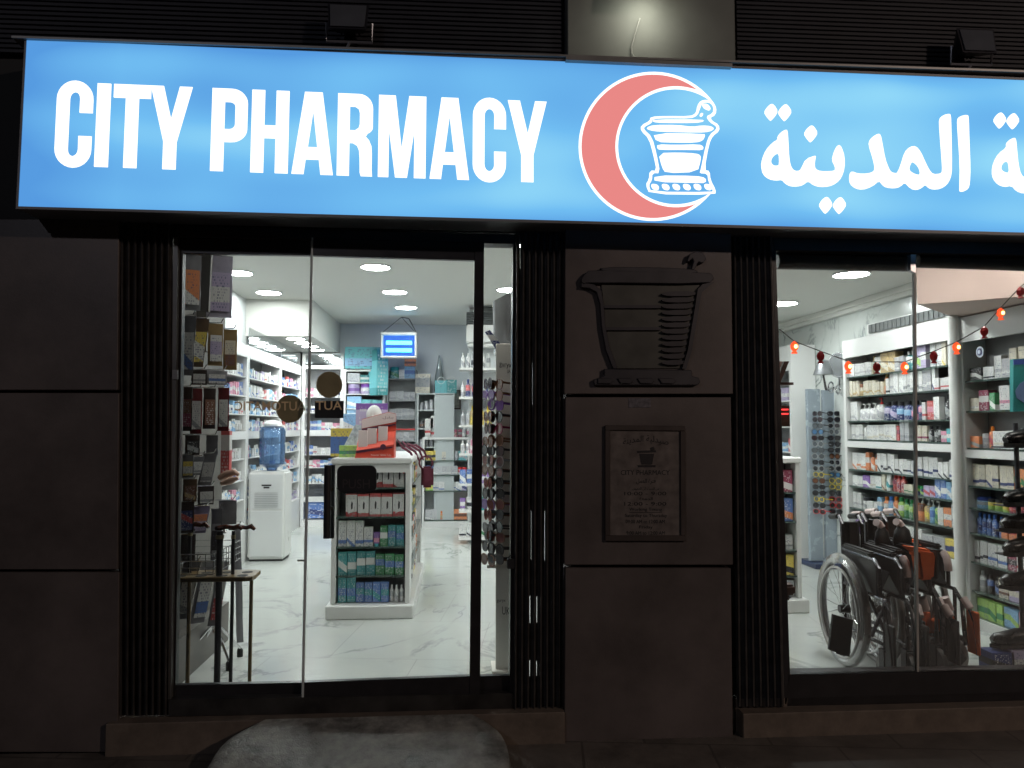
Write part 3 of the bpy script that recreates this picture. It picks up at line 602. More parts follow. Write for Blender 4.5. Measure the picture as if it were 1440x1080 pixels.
part('frame', MB().slab([(851, 598), (963, 599), (964, 606), (851, 605)], -.078, .018).slab([(851, 753), (964, 753), (965, 761), (851, 761)], -.078, .018).slab([(851, 605), (858, 605), (858, 753), (851, 753)], -.078, .018).slab([(957, 606), (964, 606), (964.5, 753), (957.5, 753)], -.078, .018), M('plaque_frame', (.075, .06, .055), .4, .3), pq, bevel=.002)
part('plate', MB().slab([(858, 605), (957, 606), (957.5, 753), (858, 753)], -.068, .008), m_pq, pq)
# plaque writing
AR_SIGN = ''.join(reversed('\uFEBB\uFEF4\uFEAA\uFEDF\uFEF4\uFE94 \uFE8D\uFEDF\uFEE4\uFEAA\uFEF3\uFEE8\uFE94'))
AR_WORK = ''.join(reversed('\uFED3\uFE98\uFEAE\uFE93 \uFE8D\uFEDF\uFECC\uFEE4\uFEDE'))
AR_MIN = ''.join(reversed('\uFEE3\uFEE6 \uFE8D\uFEDF\uFEB4\uFE92\uFE96 \uFE87\uFEDF\uFEF0 \uFE8D\uFEDF\uFEA8\uFEE4\uFEF4\uFEB2'))
AR_FRI = ''.join(reversed('\uFE8D\uFEDF\uFEA0\uFEE4\uFECC\uFE94'))
mb = MB()
def row(s, x0, x1, y0, y1, Y=-.0695): puttext(mb, s, lambda u, v: at(x0+u*(x1-x0), y1-v*(y1-y0), Y))
puttext(mb, AR_SIGN, lambda u, v: at(876+u*64, 628-v*11-math.sin(u*math.pi)*5, -.0695))
part('heading', mb, m_ink, pq); mb = MB()
row('CITY PHARMACY', 873, 942, 661, 668); row(AR_WORK, 895, 922, 673, 681)
row(AR_MIN, 889, 927, 685, 690); row('10:00 - 9:00', 878, 937, 691.5, 696.5); row(AR_FRI, 899, 918, 699, 704); row('12:00 - 9:00', 878, 937, 706, 711)
row('Working Timing', 885, 931, 714, 719.5)
row('Saturday to Thursday', 879, 938, 722.5, 728.5); row('09:00 AM to 12:00 AM', 880, 935, 731, 736); row('Friday', 899, 918, 739, 744.5); row('9:00 AM to 12:00 AM', 881, 935, 747, 752)
part('lettering', mb, m_ink, pq); part('underline', MB().slab([(885, 720.3), (931, 720.3), (931, 720.9), (885, 720.9)], -.0695, .001), m_ink, pq)
mb = MB()
for p in ([(896,634),(922,633),(923,636),(896,637)], [(899,638),(920,638),(917,653),(902,653)], [(897,654),(922,654),(922,657),(897,657)], [(914,630),(919,628),(921,632),(916,635)]): mb.slab(p, -.070, .002)
part('mortar_drawing', mb, m_ink, pq)
solo('small_notice', MB().slab([(884, 560), (915, 560), (915, 573), (884, 573)], -.062, .0015), M('notice_paper', (.16, .15, .17), .4, var=.3, scale=60), 'small grey paper notice stuck below the pillar emblem', 'notice')
# ================================================================== CEILING LAMPS
m_lamp = emis('lamp_diffuser', (.96, 1, .985), 98)
m_lamp2 = emis('fill_lamp_diffuser', (1, .97, .9), 42)  # for added unseen lamps that brighten what stands just behind the glass
lampn = 0
def clamp_light(x, y, z, label, r=.125, loc=None):
    global lampn
    p = Vector(loc) if loc else atz(x, y, z)
    t = thing('ceiling_light', label, 'ceiling light', (p.x, p.y, z), 0, 'round recessed ceiling lights')
    part('frame', MB().ring((0, 0, -.004), (0, 0, 1), r+.012, .009, 24, 6), m_whitem, t, local=True, smooth=True)
    part('diffuser', MB().disc((0, 0, -.007), (0, 0, 1), r, .006, 20), m_lamp2 if p.y < .7 else m_lamp, t, local=True)
    lampn += 1; return t
clamp_light(528, 375, CZ, 'nearest ceiling light seen through the sliding entrance leaf')
clamp_light(555, 410, CZ, 'middle light of the row of three above the gondola')
clamp_light(571, 432, CZ, 'farthest light of the row of three above the gondola')
clamp_light(378, 411, CZ, 'ceiling light just in front of the white ceiling drop')
clamp_light(335, 383, CZ, 'ceiling light beside the hanging packs at left')
clamp_light(716, 407, CZ, 'ceiling light cut by the entrance side pane edge')
clamp_light(0, 0, CZ, 'ceiling light straight above the sunglasses stand', loc=(.45, 2.3, CZ))
clamp_light(0, 0, CZ, 'ceiling light just behind the entrance header', loc=(-.75, 1.4, CZ))
clamp_light(0, 0, CZ, 'ceiling light above the cane rack', loc=(-1.75, 2.0, CZ))
clamp_light(1197, 385, CR, 'largest ceiling light in the right window')
clamp_light(1101, 426, CR, 'ceiling light at the left edge of the right window')
for x_, w_ in ((-.45, 'left'), (.42, 'right')): clamp_light(0, 0, CZ, w_+' added fill light just inside the entrance glass, above the header', loc=(x_, .42, CZ))  # added out of view to light the gondola and stand fronts
for x_, w_ in ((2.8, 'left'),): clamp_light(0, 0, CR, w_+' added fill light just inside the display window, above the header', loc=(x_, .42, CR))  # added out of view to light the window display from the front
clamp_light(0, 0, CR, 'added fill light between window glass and bulkhead', loc=(3.4, .30, CR))  # added out of view to brighten the bulkhead face
clamp_light(1175, 456, CR, 'small ceiling light above the magnifier lamp')
clamp_light(1108, 475, CR, 'farthest ceiling light in the right window')
clamp_light(0, 0, CR, 'ceiling light above the wheelchairs behind the window header', loc=(2.5, 1.3, CR))
clamp_light(0, 0, CR, 'ceiling light behind the mortar pillar', loc=(1.9, 3.4, CR))
for x, y, w in ((405, 480, 'near'), (430, 493, 'second'), (452, 508, 'third'), (477, 516, 'far')):
    clamp_light(x, y, 2.6, w+' light under the white ceiling drop at left', r=.10, loc=(-1.93, {'near': 5.45, 'second': 5.9, 'third': 6.35, 'far': 6.8}[w], 2.6))
# ================================================================== PRODUCTS
PM = {}
def pmesh(kind, w, d, h, mats):
    key = (kind, round(w, 3), round(d, 3), round(h, 3), tuple(m.name for m in mats))
    if key in PM: return PM[key]
    mb = MB(); r = w/2
    if kind == 'carton': mb.box(-w/2, 0, 0, w/2, d, h)
    elif kind == 'bottle':
        mb.lathe([(r*.94, 0), (r, h*.02), (r, h*.62), (r*.85, h*.72), (r*.4, h*.80)], (0, r, 0), 12, 1, min(1, d/w)); mb.mat(1).lathe([(r*.45, h*.80), (r*.45, h)], (0, r, 0), 10)
    elif kind == 'pump_bottle':
        mb.lathe([(r*.94, 0), (r, h*.02), (r, h*.6), (r*.8, h*.68), (r*.3, h*.72)], (0, r, 0), 12); mb.mat(1).lathe([(r*.32, h*.72), (r*.32, h*.80), (r*.12, h*.80), (r*.12, h*.95)], (0, r, 0), 8).box(-r*.8, r-.006, h*.94, r*.2, r+.006, h)
    elif kind == 'jar':
        mb.lathe([(r*.95, 0), (r, h*.05), (r, h*.66), (r*.9, h*.7)], (0, r, 0), 14); mb.mat(1).lathe([(r*.98, h*.70), (r*.98, h*.97), (r*.9, h)], (0, r, 0), 14)
    elif kind == 'tube':
        mb.hexa([Vector((-w/2, d/2-.002, h)), Vector((w/2, d/2-.002, h)), Vector((w/2, d/2+.002, h)), Vector((-w/2, d/2+.002, h))],
                [Vector((-w*.4, d/2-w*.3, h*.18)), Vector((w*.4, d/2-w*.3, h*.18)), Vector((w*.4, d/2+w*.3, h*.18)), Vector((-w*.4, d/2+w*.3, h*.18))]); mb.mat(1).lathe([(w*.36, 0), (w*.36, h*.18)], (0, d/2, 0), 10)
    elif kind == 'pouch':
        a = [(-w/2, h*0), (w/2, 0), (w*.52, h*.5), (w/2, h), (-w/2, h), (-w*.52, h*.5)]
        F_ = [Vector((x, .004 if z in (0, h) else 0, z)) for x, z in a]; B_ = [Vector((x, d*.55 if z == h else d, z)) for x, z in a]; mb.hexa(F_, B_)
    elif kind == 'pack':                                  # blister pack hanging or standing
        mb.box(-w/2, d*.4, 0, w/2, d*.4+.003, h); mb.mat(1).hexa([Vector((-w*.38, 0, h*.1)), Vector((w*.38, 0, h*.1)), Vector((w*.38, 0, h*.68)), Vector((-w*.38, 0, h*.68))], [Vector((-w*.42, d*.4, h*.07)), Vector((w*.42, d*.4, h*.07)), Vector((w*.42, d*.4, h*.72)), Vector((-w*.42, d*.4, h*.72))])
    elif kind == 'brace_box':
        mb.box(-w/2, 0, 0, w/2, d, h); mb.mat(1).hexa([Vector((x*w, -.0015, z*h)) for x, z in ((-.28, .12), (.1, .2), (.34, .55), (.30, .78), (-.05, .72), (-.3, .8))], [Vector((x*w, .0, z*h)) for x, z in ((-.28, .12), (.1, .2), (.34, .55), (.30, .78), (-.05, .72), (-.3, .8))])
        mb.mat(2).hexa([Vector((x*w, -.0025, z*h)) for x, z in ((-.02, .3), (.12, .35), (.14, .6), (.02, .68), (-.04, .5))], [Vector((x*w, -.001, z*h)) for x, z in ((-.02, .3), (.12, .35), (.14, .6), (.02, .68), (-.04, .5))])
    me = mb.mesh(kind, mats, smooth=kind in ('bottle', 'jar', 'pump_bottle'), bevel=.0015 if kind == 'carton' and w > .05 else 0)
    PM[key] = me; return me
CATN = {'carton': 'carton', 'bottle': 'bottle', 'pump_bottle': 'bottle', 'jar': 'jar', 'tube': 'tube', 'pouch': 'pouch', 'pack': 'pack', 'brace_box': 'box'}
KW = {'carton': 'carton', 'bottle': 'bottle', 'pump_bottle': 'pump bottle', 'jar': 'jar', 'tube': 'squeeze tube', 'pouch': 'pouch', 'pack': 'blister pack', 'brace_box': 'support box'}
CW = {'sky': 'light blue', 'aqua': 'turquoise', 'lime': 'lime green'}
def pmats(kind, base, band, cap=None, lo=.3, hi=.6):
    if base in ('white', 'cream', 'silver') and kind == 'carton' and (lo, hi) == (.3, .6): lo, hi = (.14, .27)
    m = [prod(base, band, lo, hi)]
    if kind in ('bottle', 'jar', 'pump_bottle', 'tube'): m.append(M('cap_'+(cap or 'white'), PAL[cap or 'white'], .35, var=.03))
    if kind == 'pack': m.append(prod(cap or 'grey', None))
    if kind == 'brace_box': m = [prod('red', 'white', .1, .86, 'grey'), M('brace_white', (.75, .75, .74), .5, var=.02), M('brace_black', (.03, .03, .03), .6)]
    return m
def place(kind, base, band, w, d, h, loc, rot, label, group, cap=None, lo=.3, hi=.6):
    me = pmesh(kind, w, d, h, pmats(kind, base, band, cap, lo, hi))
    nm = {'carton': 'product_carton', 'pack': 'blister_pack', 'brace_box': 'support_box'}.get(kind, kind)
    o = bpy.data.objects.new(nm, me); COL.objects.link(o); o.location = loc; o.rotation_euler = (0, 0, rot)
    o['label'] = label; o['category'] = CATN[kind]; o['group'] = group; return o
def unit(name, label, cat, ox, oy, rotdeg, W, D, z0, z1, levels, short, mat=None, side=.03, back=None, top=True, base=.0, shelfmat=None, rails=(), sht=.012, backboard=True, group=None, topdepth=None):
    """a shelf unit; local x runs to the viewer's right along the front, y goes away from the viewer"""
    mat = mat or m_white; t = thing(name, label, cat, (ox, oy, z0), math.radians(rotdeg), group); H = z1-z0
    if backboard: part('back_panel', MB().box(side, D-.015, 0, W-side, D, H-.002), back or m_greyback, t, local=True)
    for x in (0, W-side): part('side_panel', MB().box(x, 0, 0, x+side, D, H), mat, t, local=True, bevel=.002)
    if top: part('top_panel', MB().box(side+.0005, 0.001, H-top*1.0 if top is not True else H-.03, W-side-.0005, D-.016, H-.001), mat, t, local=True)
    if base: part('base', MB().box(side+.0005, -.0, 0, W-side-.0005, D-.016, base), mat, t, local=True)
    for zr, th in rails: part('rail', MB().box(side+.0005, -.002, zr-z0, W-side-.0005, .03, zr-z0+th), mat, t, local=True)
    for z in levels: part('shelf', MB().box(side+.001, .012, z-z0-sht, W-side-.001, D-.016, z-z0), shelfmat or mat, t, local=True)
    R = Matrix.Rotation(math.radians(rotdeg), 4, 'Z')
    return dict(t=t, o=Vector((ox, oy, 0)), R=R, rot=math.radians(rotdeg), W=W, D=D, side=side, short=short, levels=sorted(levels, reverse=True), z0=z0, n={})
def put(U, x, y, z, kind, base, band=None, w=.06, d=.05, h=.1, cap=None, lo=.3, hi=.6, jit=0, desc=None, lev=None, label=None):
    lev = lev if lev is not None else U['levels'].index(z)
    U['n'][lev] = U['n'].get(lev, 0)+1; i = U['n'][lev]
    lv = ('top' if lev == 0 else 'bottom' if lev == len(U['levels'])-1 and lev > 0 else ORD[lev+1])
    cn = CW.get(base, base)+(' and '+CW.get(band, band) if band and band != base else '')
    lab = label or '%s %s, %s from left on %s shelf of %s' % (cn, desc or KW[kind], ORD[i], lv, U['short'])
    p = U['o']+U['R'] @ Vector((x, y, 0)); p.z = z+.0005
    return place(kind, base, band, w, d, h, p, U['rot']+random.uniform(-jit, jit), lab, 'products on the '+U['short'], cap, lo, hi)
def fill(U, lev, specs, y=.03, x0=None, x1=None, gap=.004, jit=.03, stack=0):
    """specs: (kind, base, band, w, h, count[, cap])"""
    z = U['levels'][lev]; x = (x0 if x0 is not None else U['side']+.012); xe = x1 if x1 is not None else U['W']-U['side']-.008
    tot = sum(s[3]*s[5] for s in specs)+gap*sum(s[5] for s in specs); k = min(1.35, max(.6, (xe-x)/tot)) if tot else 1
    for s in specs:
        kind, base, band, w, h, n = s[:6]; cap = s[6] if len(s) > 6 else None
        for _ in range(n):
            ww = w*k if kind != 'bottle' else w*min(k, 1.1)
            if x+ww > xe+.004: return
            if w > 0.001 and kind != 'gap':
                put(U, x+w*k/2, y+random.uniform(0, .012), z, kind, base, band, ww, min(.09, max(.03, ww*.7)), h*random.uniform(.97, 1.03), cap, jit=jit, lev=lev)
            x += (w+gap)*k
SETS = [('carton', 'white', 'blue', .055, .11), ('carton', 'white', 'red', .05, .12), ('carton', 'white', None, .06, .10), ('carton', 'sky', 'white', .06, .11), ('carton', 'blue', 'white', .05, .12), ('bottle', 'white', 'blue', .05, .13), ('bottle', 'sky', 'white', .05, .12), ('carton', 'cream', 'red', .055, .10), ('pack', 'white', 'red', .07, .12), ('tube', 'white', 'sky', .045, .11), ('carton', 'pink', 'white', .05, .11), ('jar', 'white', 'navy', .06, .08), ('carton', 'red', 'white', .05, .12), ('carton', 'lilac', 'white', .05, .10)]
def rfill(U, lev, sets=None, hmax=.15, **k):
    specs = []; tot = 0; L = U['W']-2*U['side']; sets = sets or SETS
    while tot < L-.01:
        s = random.choice(sets); n = random.randint(1, 3); hh = min(s[4]*random.uniform(.8, 1.2), hmax)
        specs.append((s[0], s[1], s[2], s[3], hh, n, 'white')); tot += (s[3]+.004)*n
    fill(U, lev, specs, **k)
# ---------------- left wall cabinets (face +X)
LX = -2.2
bays = [(3.1, 4.43, 'nearest bay of the left wall cabinet', 'near left cabinet'), (4.44, 5.92, 'middle bay of the left wall cabinet behind the water cooler', 'middle left cabinet'), (5.93, 7.20, 'far bay of the left wall cabinet under the ceiling drop', 'far left cabinet')]
for y0, y1, lab, sh in bays:
    U = unit('wall_cabinet', 'white tall '+lab, 'cabinet', LX, y0, 90, y1-y0, .245, FL, 2.40, [2.07, 1.87, 1.68, 1.50, 1.22, 1.0, .80, .56], sh, side=.045, rails=[(2.27, .13), (1.42, .08), (.48, .07)], base=.08, group='tall white wall cabinets')
    for lev in range(8):
        if sh.startswith('near') and lev > 6: continue
        rfill(U, lev, hmax=.155)
    part('counter_front', MB().box(.046, -.004, .08, (y1-y0)-.046, .012, .33), m_white, U['t'], local=True)
for i, (y0, y1, lab, sh) in enumerate(bays[1:]):
    solo('mirror_panel', MB().box(LX-.012, y0+.02, 2.403, LX-.002, y1-.02, 2.597), m_mirror, 'mirror strip above the '+sh, 'mirror')
# back left cabinet
U = unit('wall_cabinet', 'white back wall cabinet with mirror top behind the gold sticker', 'cabinet', -2.19, 7.16, 0, .58, .235, FL, 2.59, [1.97, 1.75, 1.50, 1.16, .98, .76], 'back left cabinet', side=.045, rails=[(2.36, .05), (1.42, .08), (.50, .07)], base=.1, group='tall white wall cabinets')
for lev in range(6): rfill(U, lev, hmax=.16)
part('mirror', MB().box(.05, .03, 2.42-FL, .53, .036, 2.555-FL), m_mirror, U['t'], local=True)
solo('blue_poster_box', MB().box(-2.12, 7.19, .27, -1.68, 7.33, .49), prod('blue', 'navy', .3, .6), 'wide dark blue box in the bottom of the back left cabinet', 'box')
# diaper shelf (x 488..540)
U = unit('display_shelf', 'white open shelf stacked with turquoise nappy pack', 'shelf', -1.57, 6.9, 0, .56, .42, FL, 2.34, [2.16, 2.0, 1.80, 1.62, 1.42, 1.2, .95, .7, .45], 'nappy shelf', side=.03, back=m_paint, group='open shelves along the back wall')
place('pouch', 'aqua', 'sky', .48, .3, .30, (-1.31, 6.86, 2.345), 0, 'big turquoise nappy pack lying on top of the white back shelf', 'nappy packs', lo=.0, hi=.35)
place('pouch', 'teal', 'aqua', .16, .3, .62, (-1.03, 6.75, 1.98), .5, 'tall teal nappy pack leaning at the right edge of the shelf', 'nappy packs', lo=.2, hi=.8)
fill(U, 0, [('carton', 'silver', 'grey', .14, .13, 1), ('carton', 'teal', 'white', .12, .10, 1), ('carton', 'black', 'teal', .12, .12, 1)], y=.03)
fill(U, 1, [('jar', 'lilac', 'purple', .15, .14, 1, 'lilac'), ('jar', 'lilac', 'white', .15, .14, 1, 'purple'), ('jar', 'cream', 'yellow', .11, .12, 1, 'yellow')], y=.02)
for lv in (2, 3, 4): fill(U, lv, [('carton', 'sky', 'white', .17, .16, 1), ('carton', 'aqua', 'white', .12, .12, 2)], y=.02)
for lv in (5, 6, 7, 8): rfill(U, lv)
# grey recessed rack
m_steel = M('grey_steel', (.36, .38, .39), .5, .1)
U = unit('storage_rack', 'grey storage rack between nappy shelf and grey cupboard', 'rack', -1.0, 7.12, 0, .42, .27, FL, 2.35, [2.23, 1.92, 1.66, 1.35, 1.12, .85, .5], 'grey storage rack', mat=m_steel, side=.02, back=M('rack_back', (.42, .44, .45), .5), top=False, group='open shelves along the back wall')
fill(U, 0, [('jar', 'teal', 'green', .14, .16, 1, 'teal'), ('carton', 'white', 'silver', .08, .12, 1), ('carton', 'sky', 'blue', .16, .17, 1)], y=.02)
place('carton', 'orange', 'brown', .16, .1, .10, (-.68, 7.15, 2.41), 0, 'orange brown box on top of the blue box by the zapper', 'boxes on the grey storage rack')
for lv in range(1, 7): fill(U, lv, [('carton', 'silver', 'grey', .10, .13, 2), ('pouch', 'silver', 'grey', .08, .12, 2)] if lv % 2 else [('pouch', 'grey', 'silver', .09, .14, 4)], y=.03)
part('red_strip', MB().box(.021, -.004, 1.50-FL, .399, .011, 1.52-FL), M('red_trim', (.55, .04, .04), .4), U['t'], local=True)
# grey cupboard
cb = thing('cupboard', 'pale grey cupboard with open left shelves and closed door', 'cupboard', (-.57, 7.0, FL)); m_cb = M('cupboard_grey', (.50, .54, .55), .45, var=.02)
part('carcass', MB().box(0, 0, 0, .02, .38, 1.87).box(.24, 0, 0, .26, .38, 1.87).box(.50, 0, 0, .52, .38, 1.87).box(.021, .36, 0, .499, .38, 1.85).box(.0205, 0.001, 1.85, .4995, .38, 1.8695), m_cb, cb, local=True)
part('door', MB().box(.262, -.015, .05, .518, -.001, 1.84), m_cb, cb, local=True, bevel=.002)
for z in (1.62, 1.36, 1.1, .8): part('shelf', MB().box(.0205, .01, z, .2395, .355, z+.015), m_cb, cb, local=True)
for i, (z, b) in enumerate(((1.635, 'silver'), (1.375, 'black'), (1.115, 'silver'))):
    for j in range(3): place('jar' if i != 1 else 'carton', b, 'brown' if i == 1 else None, .055, .05, .10+.02*j, (-.57+.06+.068*j, 7.04, FL+z+.001), 0, '%s item, %s from left in the open side of the grey cupboard, %s shelf' % (b, ORD[j+1], ORD[i+1]), 'items in the grey cupboard', cap='grey')
def bag(x, y, z, w, h, mat, label, hmat=None):
    t = thing('gift_bag', label, 'bag', (x, y, z), random.uniform(-.1, .1), 'gift bags on the grey cupboard')
    part('body', MB().hexa([Vector((-w/2, 0, 0)), Vector((w/2, 0, 0)), Vector((w/2*1.05, .01, h)), Vector((-w/2*1.05, .01, h))], [Vector((-w/2, .1, 0)), Vector((w/2, .1, 0)), Vector((w/2*1.05, .08, h)), Vector((-w/2*1.05, .08, h))]), mat, t, local=True)
    part('handle', MB().ring((0, .01, h), (0, 1, 0), w*.3, .004, 12, 5, 0, 6.28318), hmat or m_whitem, t, local=True)
bag(-.50, 7.08, 2.021, .20, .27, prod('cream', 'grey', .2, .7), 'patterned cream gift bag on the left of the grey cupboard')
bag(-.24, 7.08, 2.021, .16, .18, prod('aqua', None), 'turquoise gift bag in the middle on the grey cupboard')
bag(-.09, 7.08, 2.021, .14, .19, prod('teal', None), 'teal gift bag at the right end of the grey cupboard')
solo('glass_vase', MB().lathe([(.05, 0), (.075, .05), (.06, .25), (.03, .42), (.012, .55)], (-.27, 7.25, 2.021), 12), glass('pale_glass', (.7, .8, .8), .1, .05, .3, (.6, .65, .65)), 'tall pale glass vase behind the turquoise bags', 'vase', smooth=True)
# low counter shelf
U = unit('counter_shelf', 'low white counter shelf with four product rows at back', 'shelf', -.49, 6.95, 0, .66, .32, FL, 1.40, [1.08, .88, .66, .26], 'low back counter', side=.03, back=m_paint, base=.09, shelfmat=m_glassshelf)
fill(U, 0, [('carton', 'yellow', 'black', .10, .13, 2), ('carton', 'cream', 'grey', .05, .12, 2), ('jar', 'grey', 'silver', .05, .13, 2, 'grey'), ('carton', 'aqua', 'silver', .05, .13, 2)])
fill(U, 1, [('carton', 'blue', 'white', .09, .13, 1), ('carton', 'silver', 'white', .09, .12, 3), ('jar', 'white', 'red', .05, .10, 2, 'red')])
fill(U, 2, [('carton', 'lime', 'yellow', .05, .10, 2), ('carton', 'white', 'blue', .075, .12, 5), ('carton', 'lilac', 'navy', .07, .13, 1)])
fill(U, 3, [('carton', 'silver', 'white', .15, .14, 1), ('jar', 'orange', 'gold', .10, .12, 2, 'orange'), ('carton', 'orange', 'brown', .16, .14, 1)])
for i, (b, bd, w, h, x, k) in enumerate((('white', 'red', .075, .26, -.42, 'carton'), ('white', 'red', .075, .30, -.34, 'carton'), ('yellow', 'gold', .07, .28, -.23, 'bottle'), ('orange', 'white', .07, .13, -.12, 'carton'), ('maroon', 'brown', .06, .11, -.04, 'carton'), ('maroon', 'grey', .06, .11, .03, 'carton'), ('white', 'silver', .05, .15, .09, 'bottle'), ('white', 'pink', .05, .15, .14, 'bottle'))):
    place(k, b, bd, w, .06, h, (x, 6.99+.05*(i % 2), 1.401 if i > 2 else 1.401), 0, '%s and %s %s, %s from left on top of the low back counter' % (b, bd, KW[k], ORD[i+1]), 'products on top of the low back counter', cap=b)
# wall shelves by the partition
for i, z in enumerate((2.25, 1.90, 1.56, 1.22, .86, .54, .22)):
    x0 = .03 if i != 3 else .02
    s = solo('wall_shelf', MB().box(.015, 5.45, z-.018, .50, 5.745, z).box(.015, 5.44, z-.018, .50, 5.449, z+.01), m_whitem, 'short white wall shelf, %s from the top beside the air conditioner' % ORD[i+1], 'shelf', 'short white wall shelves')
    specs = [[('bottle', 'white', 'grey', .05, .19, 2, 'white'), ('bottle', 'silver', 'black', .05, .19, 2, 'grey'), ('bottle', 'white', 'grey', .05, .19, 2, 'white')], [('bottle', 'silver', 'white', .05, .2, 1, 'silver'), ('bottle', 'navy', 'red', .06, .22, 2, 'navy'), ('bottle', 'navy', 'white', .06, .2, 2, 'black')], [('bottle', 'silver', 'grey', .05, .18, 2, 'silver'), ('bottle', 'yellow', 'gold', .08, .24, 3, 'yellow')],
             [('bottle', 'white', 'silver', .05, .16, 2), ('carton', 'pink', 'white', .06, .17, 3)], [('carton', 'blue', 'white', .07, .17, 3), ('carton', 'purple', 'white', .07, .14, 2)], [('tube', 'purple', 'white', .07, .15, 1, 'white'), ('tube', 'white', 'black', .07, .16, 1, 'white'), ('tube', 'teal', 'white', .07, .16, 2, 'teal')], [('carton', 'white', 'black', .08, .17, 2), ('bottle', 'white', 'green', .06, .13, 2, 'black')]][i]
    U = dict(o=Vector((.0, 5.45, 0)), R=Matrix.Identity(4), rot=0, W=.5, D=.28, side=.02, short='white wall shelf '+('topmost' if i == 0 else ORD[i+1]+' down'), levels=[z], z0=z, n={})
    x = .06
    for s_ in specs:
        for _ in range(s_[5]):
            if x > .47: break
            U['n'][0] = U['n'].get(0, 0)+1
            place(s_[0], s_[1], s_[2], s_[3], .05, s_[4], (x, 5.50+random.uniform(0, .04), z+.001), 0, '%s %s, %s from left on the %s short wall shelf down' % (CW.get(s_[1], s_[1]), KW[s_[0]], ORD[U['n'][0]], ORD[i+1]), 'products on the short wall shelves', cap=s_[6] if len(s_) > 6 else None)
            x += s_[3]+.012
# picture frame on back wall
pf = thing('picture_frame', 'small dark framed picture on the back wall beside wall shelves', 'picture', (-.03, 7.38, 1.80))
part('frame', MB().box(-.07, -.02, 0, .07, 0, .02).box(-.07, -.02, .26, .07, 0, .28).box(-.07, -.02, .021, -.052, 0, .259).box(.052, -.02, .021, .07, 0, .259), M('dark_wood', (.07, .045, .03), .4), pf, local=True)
part('print', MB().box(-.05, -.008, .022, .05, -.001, .258), M('pale_print', (.6, .6, .55), .4, var=.3, scale=30), pf, local=True)
# air conditioner
ac = thing('air_conditioner', 'white wall air conditioner with dark grille near the ceiling', 'air conditioner', (.10, 5.5, 2.52))
part('body', MB().box(0, 0, .05, .42, .245, .27).box(.015, .03, .0, .405, .245, .049), m_whitem, ac, local=True, bevel=.012, bseg=2)
gm = MB()
for i in range(6): gm.box(.005, .004, .285+i*.024, .415, .05, .297+i*.024)
gm.box(.0, .052, .271, .42, .24, .43); part('grille', gm, M('grille_grey', (.13, .14, .14), .5), ac, local=True)
# insect zapper
pz = at(561, 503, 6.55)
bz = thing('insect_zapper', 'hanging insect zapper glowing bright blue', 'insect zapper', tuple(pz))
zw = .24
part('housing', MB().box(-zw, -.05, .30, zw, .05, .34).box(-zw, -.055, -.005, zw, .055, .02).box(-zw, -.045, .021, -zw+.03, .045, .299).box(zw-.03, -.045, .021, zw, .045, .299), m_whitem, bz, local=True, bevel=.008)
m_uv = emis('uv_tube', (.08, .55, 1.0), 7.0)
for z in (.10, .20): part('lamp_tube', MB().tube([(-zw+.07, -.01, z), (zw-.07, -.01, z)], .026, 10), m_uv, bz, local=True, smooth=True)
part('glow_reflector', MB().box(-zw+.031, .02, .021, zw-.031, .03, .299), emis('zapper_glow', (.06, .22, .95), 1.1), bz, local=True)  # sheet emits blue itself, in place of light bounced from the tubes
gm = MB()
for i in range(13): gm.box(-zw+.04+i*.034, -.044, .021, -zw+.042+i*.034, -.042, .299)
part('grid', gm, M('grid_wire', (.3, .4, .6), .4, .5), bz, local=True)
hook = Vector((.03, 0, CZ-pz.z-.01))
part('cord', MB().tube([(-zw+.02, 0, .34), tuple(hook)], .004, 5).tube([(zw-.02, 0, .34), tuple(hook)], .004, 5).tube([(zw-.01, 0, .34), (.13, 0, hook.z-.02), tuple(hook)], .006, 5), m_blackmat, bz, local=True)
# ---------------- gondola
GX, GY = -.925, 1.97
gd = thing('gondola', 'white free standing gondola full of support boxes and blue packs', 'gondola', (GX, GY, FL)); GW, GL, GH = .575, 1.72, 1.155
part('base', MB().box(-.03, -.05, 0, GW+.03, GL+.03, .10), m_whitem, gd, local=True, bevel=.008)
part('front_panel', MB().box(.035, .185, .101, GW-.035, .20, 1.13), m_greyback, gd, local=True)
for x in (0.0, GW-.035): part('side_post', MB().box(x, .0, .101, x+.035, .20, 1.12), m_whitem, gd, local=True, bevel=.004)
part('core', MB().box(.2, .201, .101, GW-.16, GL, 1.12), m_white, gd, local=True)
part('top_board', MB().box(-.01, -.012, 1.121, GW+.01, GL, 1.165), m_whitem, gd, local=True, bevel=.008, bseg=2)
part('header_strip', MB().box(.0355, .0, 1.06, GW-.0355, .012, 1.12), m_whitem, gd, local=True)
GLv = [1.075, .865, .650, .440, .255]
GLv = [1.10, .885, .665, .455, .255]
for z in GLv[:-1]:
    part('shelf', MB().box(.036, .002, z-FL-.012, GW-.036, .184, z-FL), m_glassshelf, gd, local=True)
    part('shelf', MB().box(GW-.159, .202, z-FL-.008, GW-.004, GL-.02, z-FL), m_glassshelf, gd, local=True)
part('end_panel', MB().box(GW-.159, GL-.019, .101, GW-.001, GL, 1.12), m_white, gd, local=True)
U = dict(o=Vector((GX, GY, 0)), R=Matrix.Identity(4), rot=0, W=GW, D=.2, side=.035, short='gondola front', levels=GLv, z0=FL, n={})
fill(U, 0, [('brace_box', 'red', 'white', .078, .165, 6)], y=.03, x0=.045, gap=.006, jit=.01)
fill(U, 1, [('brace_box', 'red', 'white', .082, .168, 5)], y=.03, x0=.10, gap=.006, jit=.01)
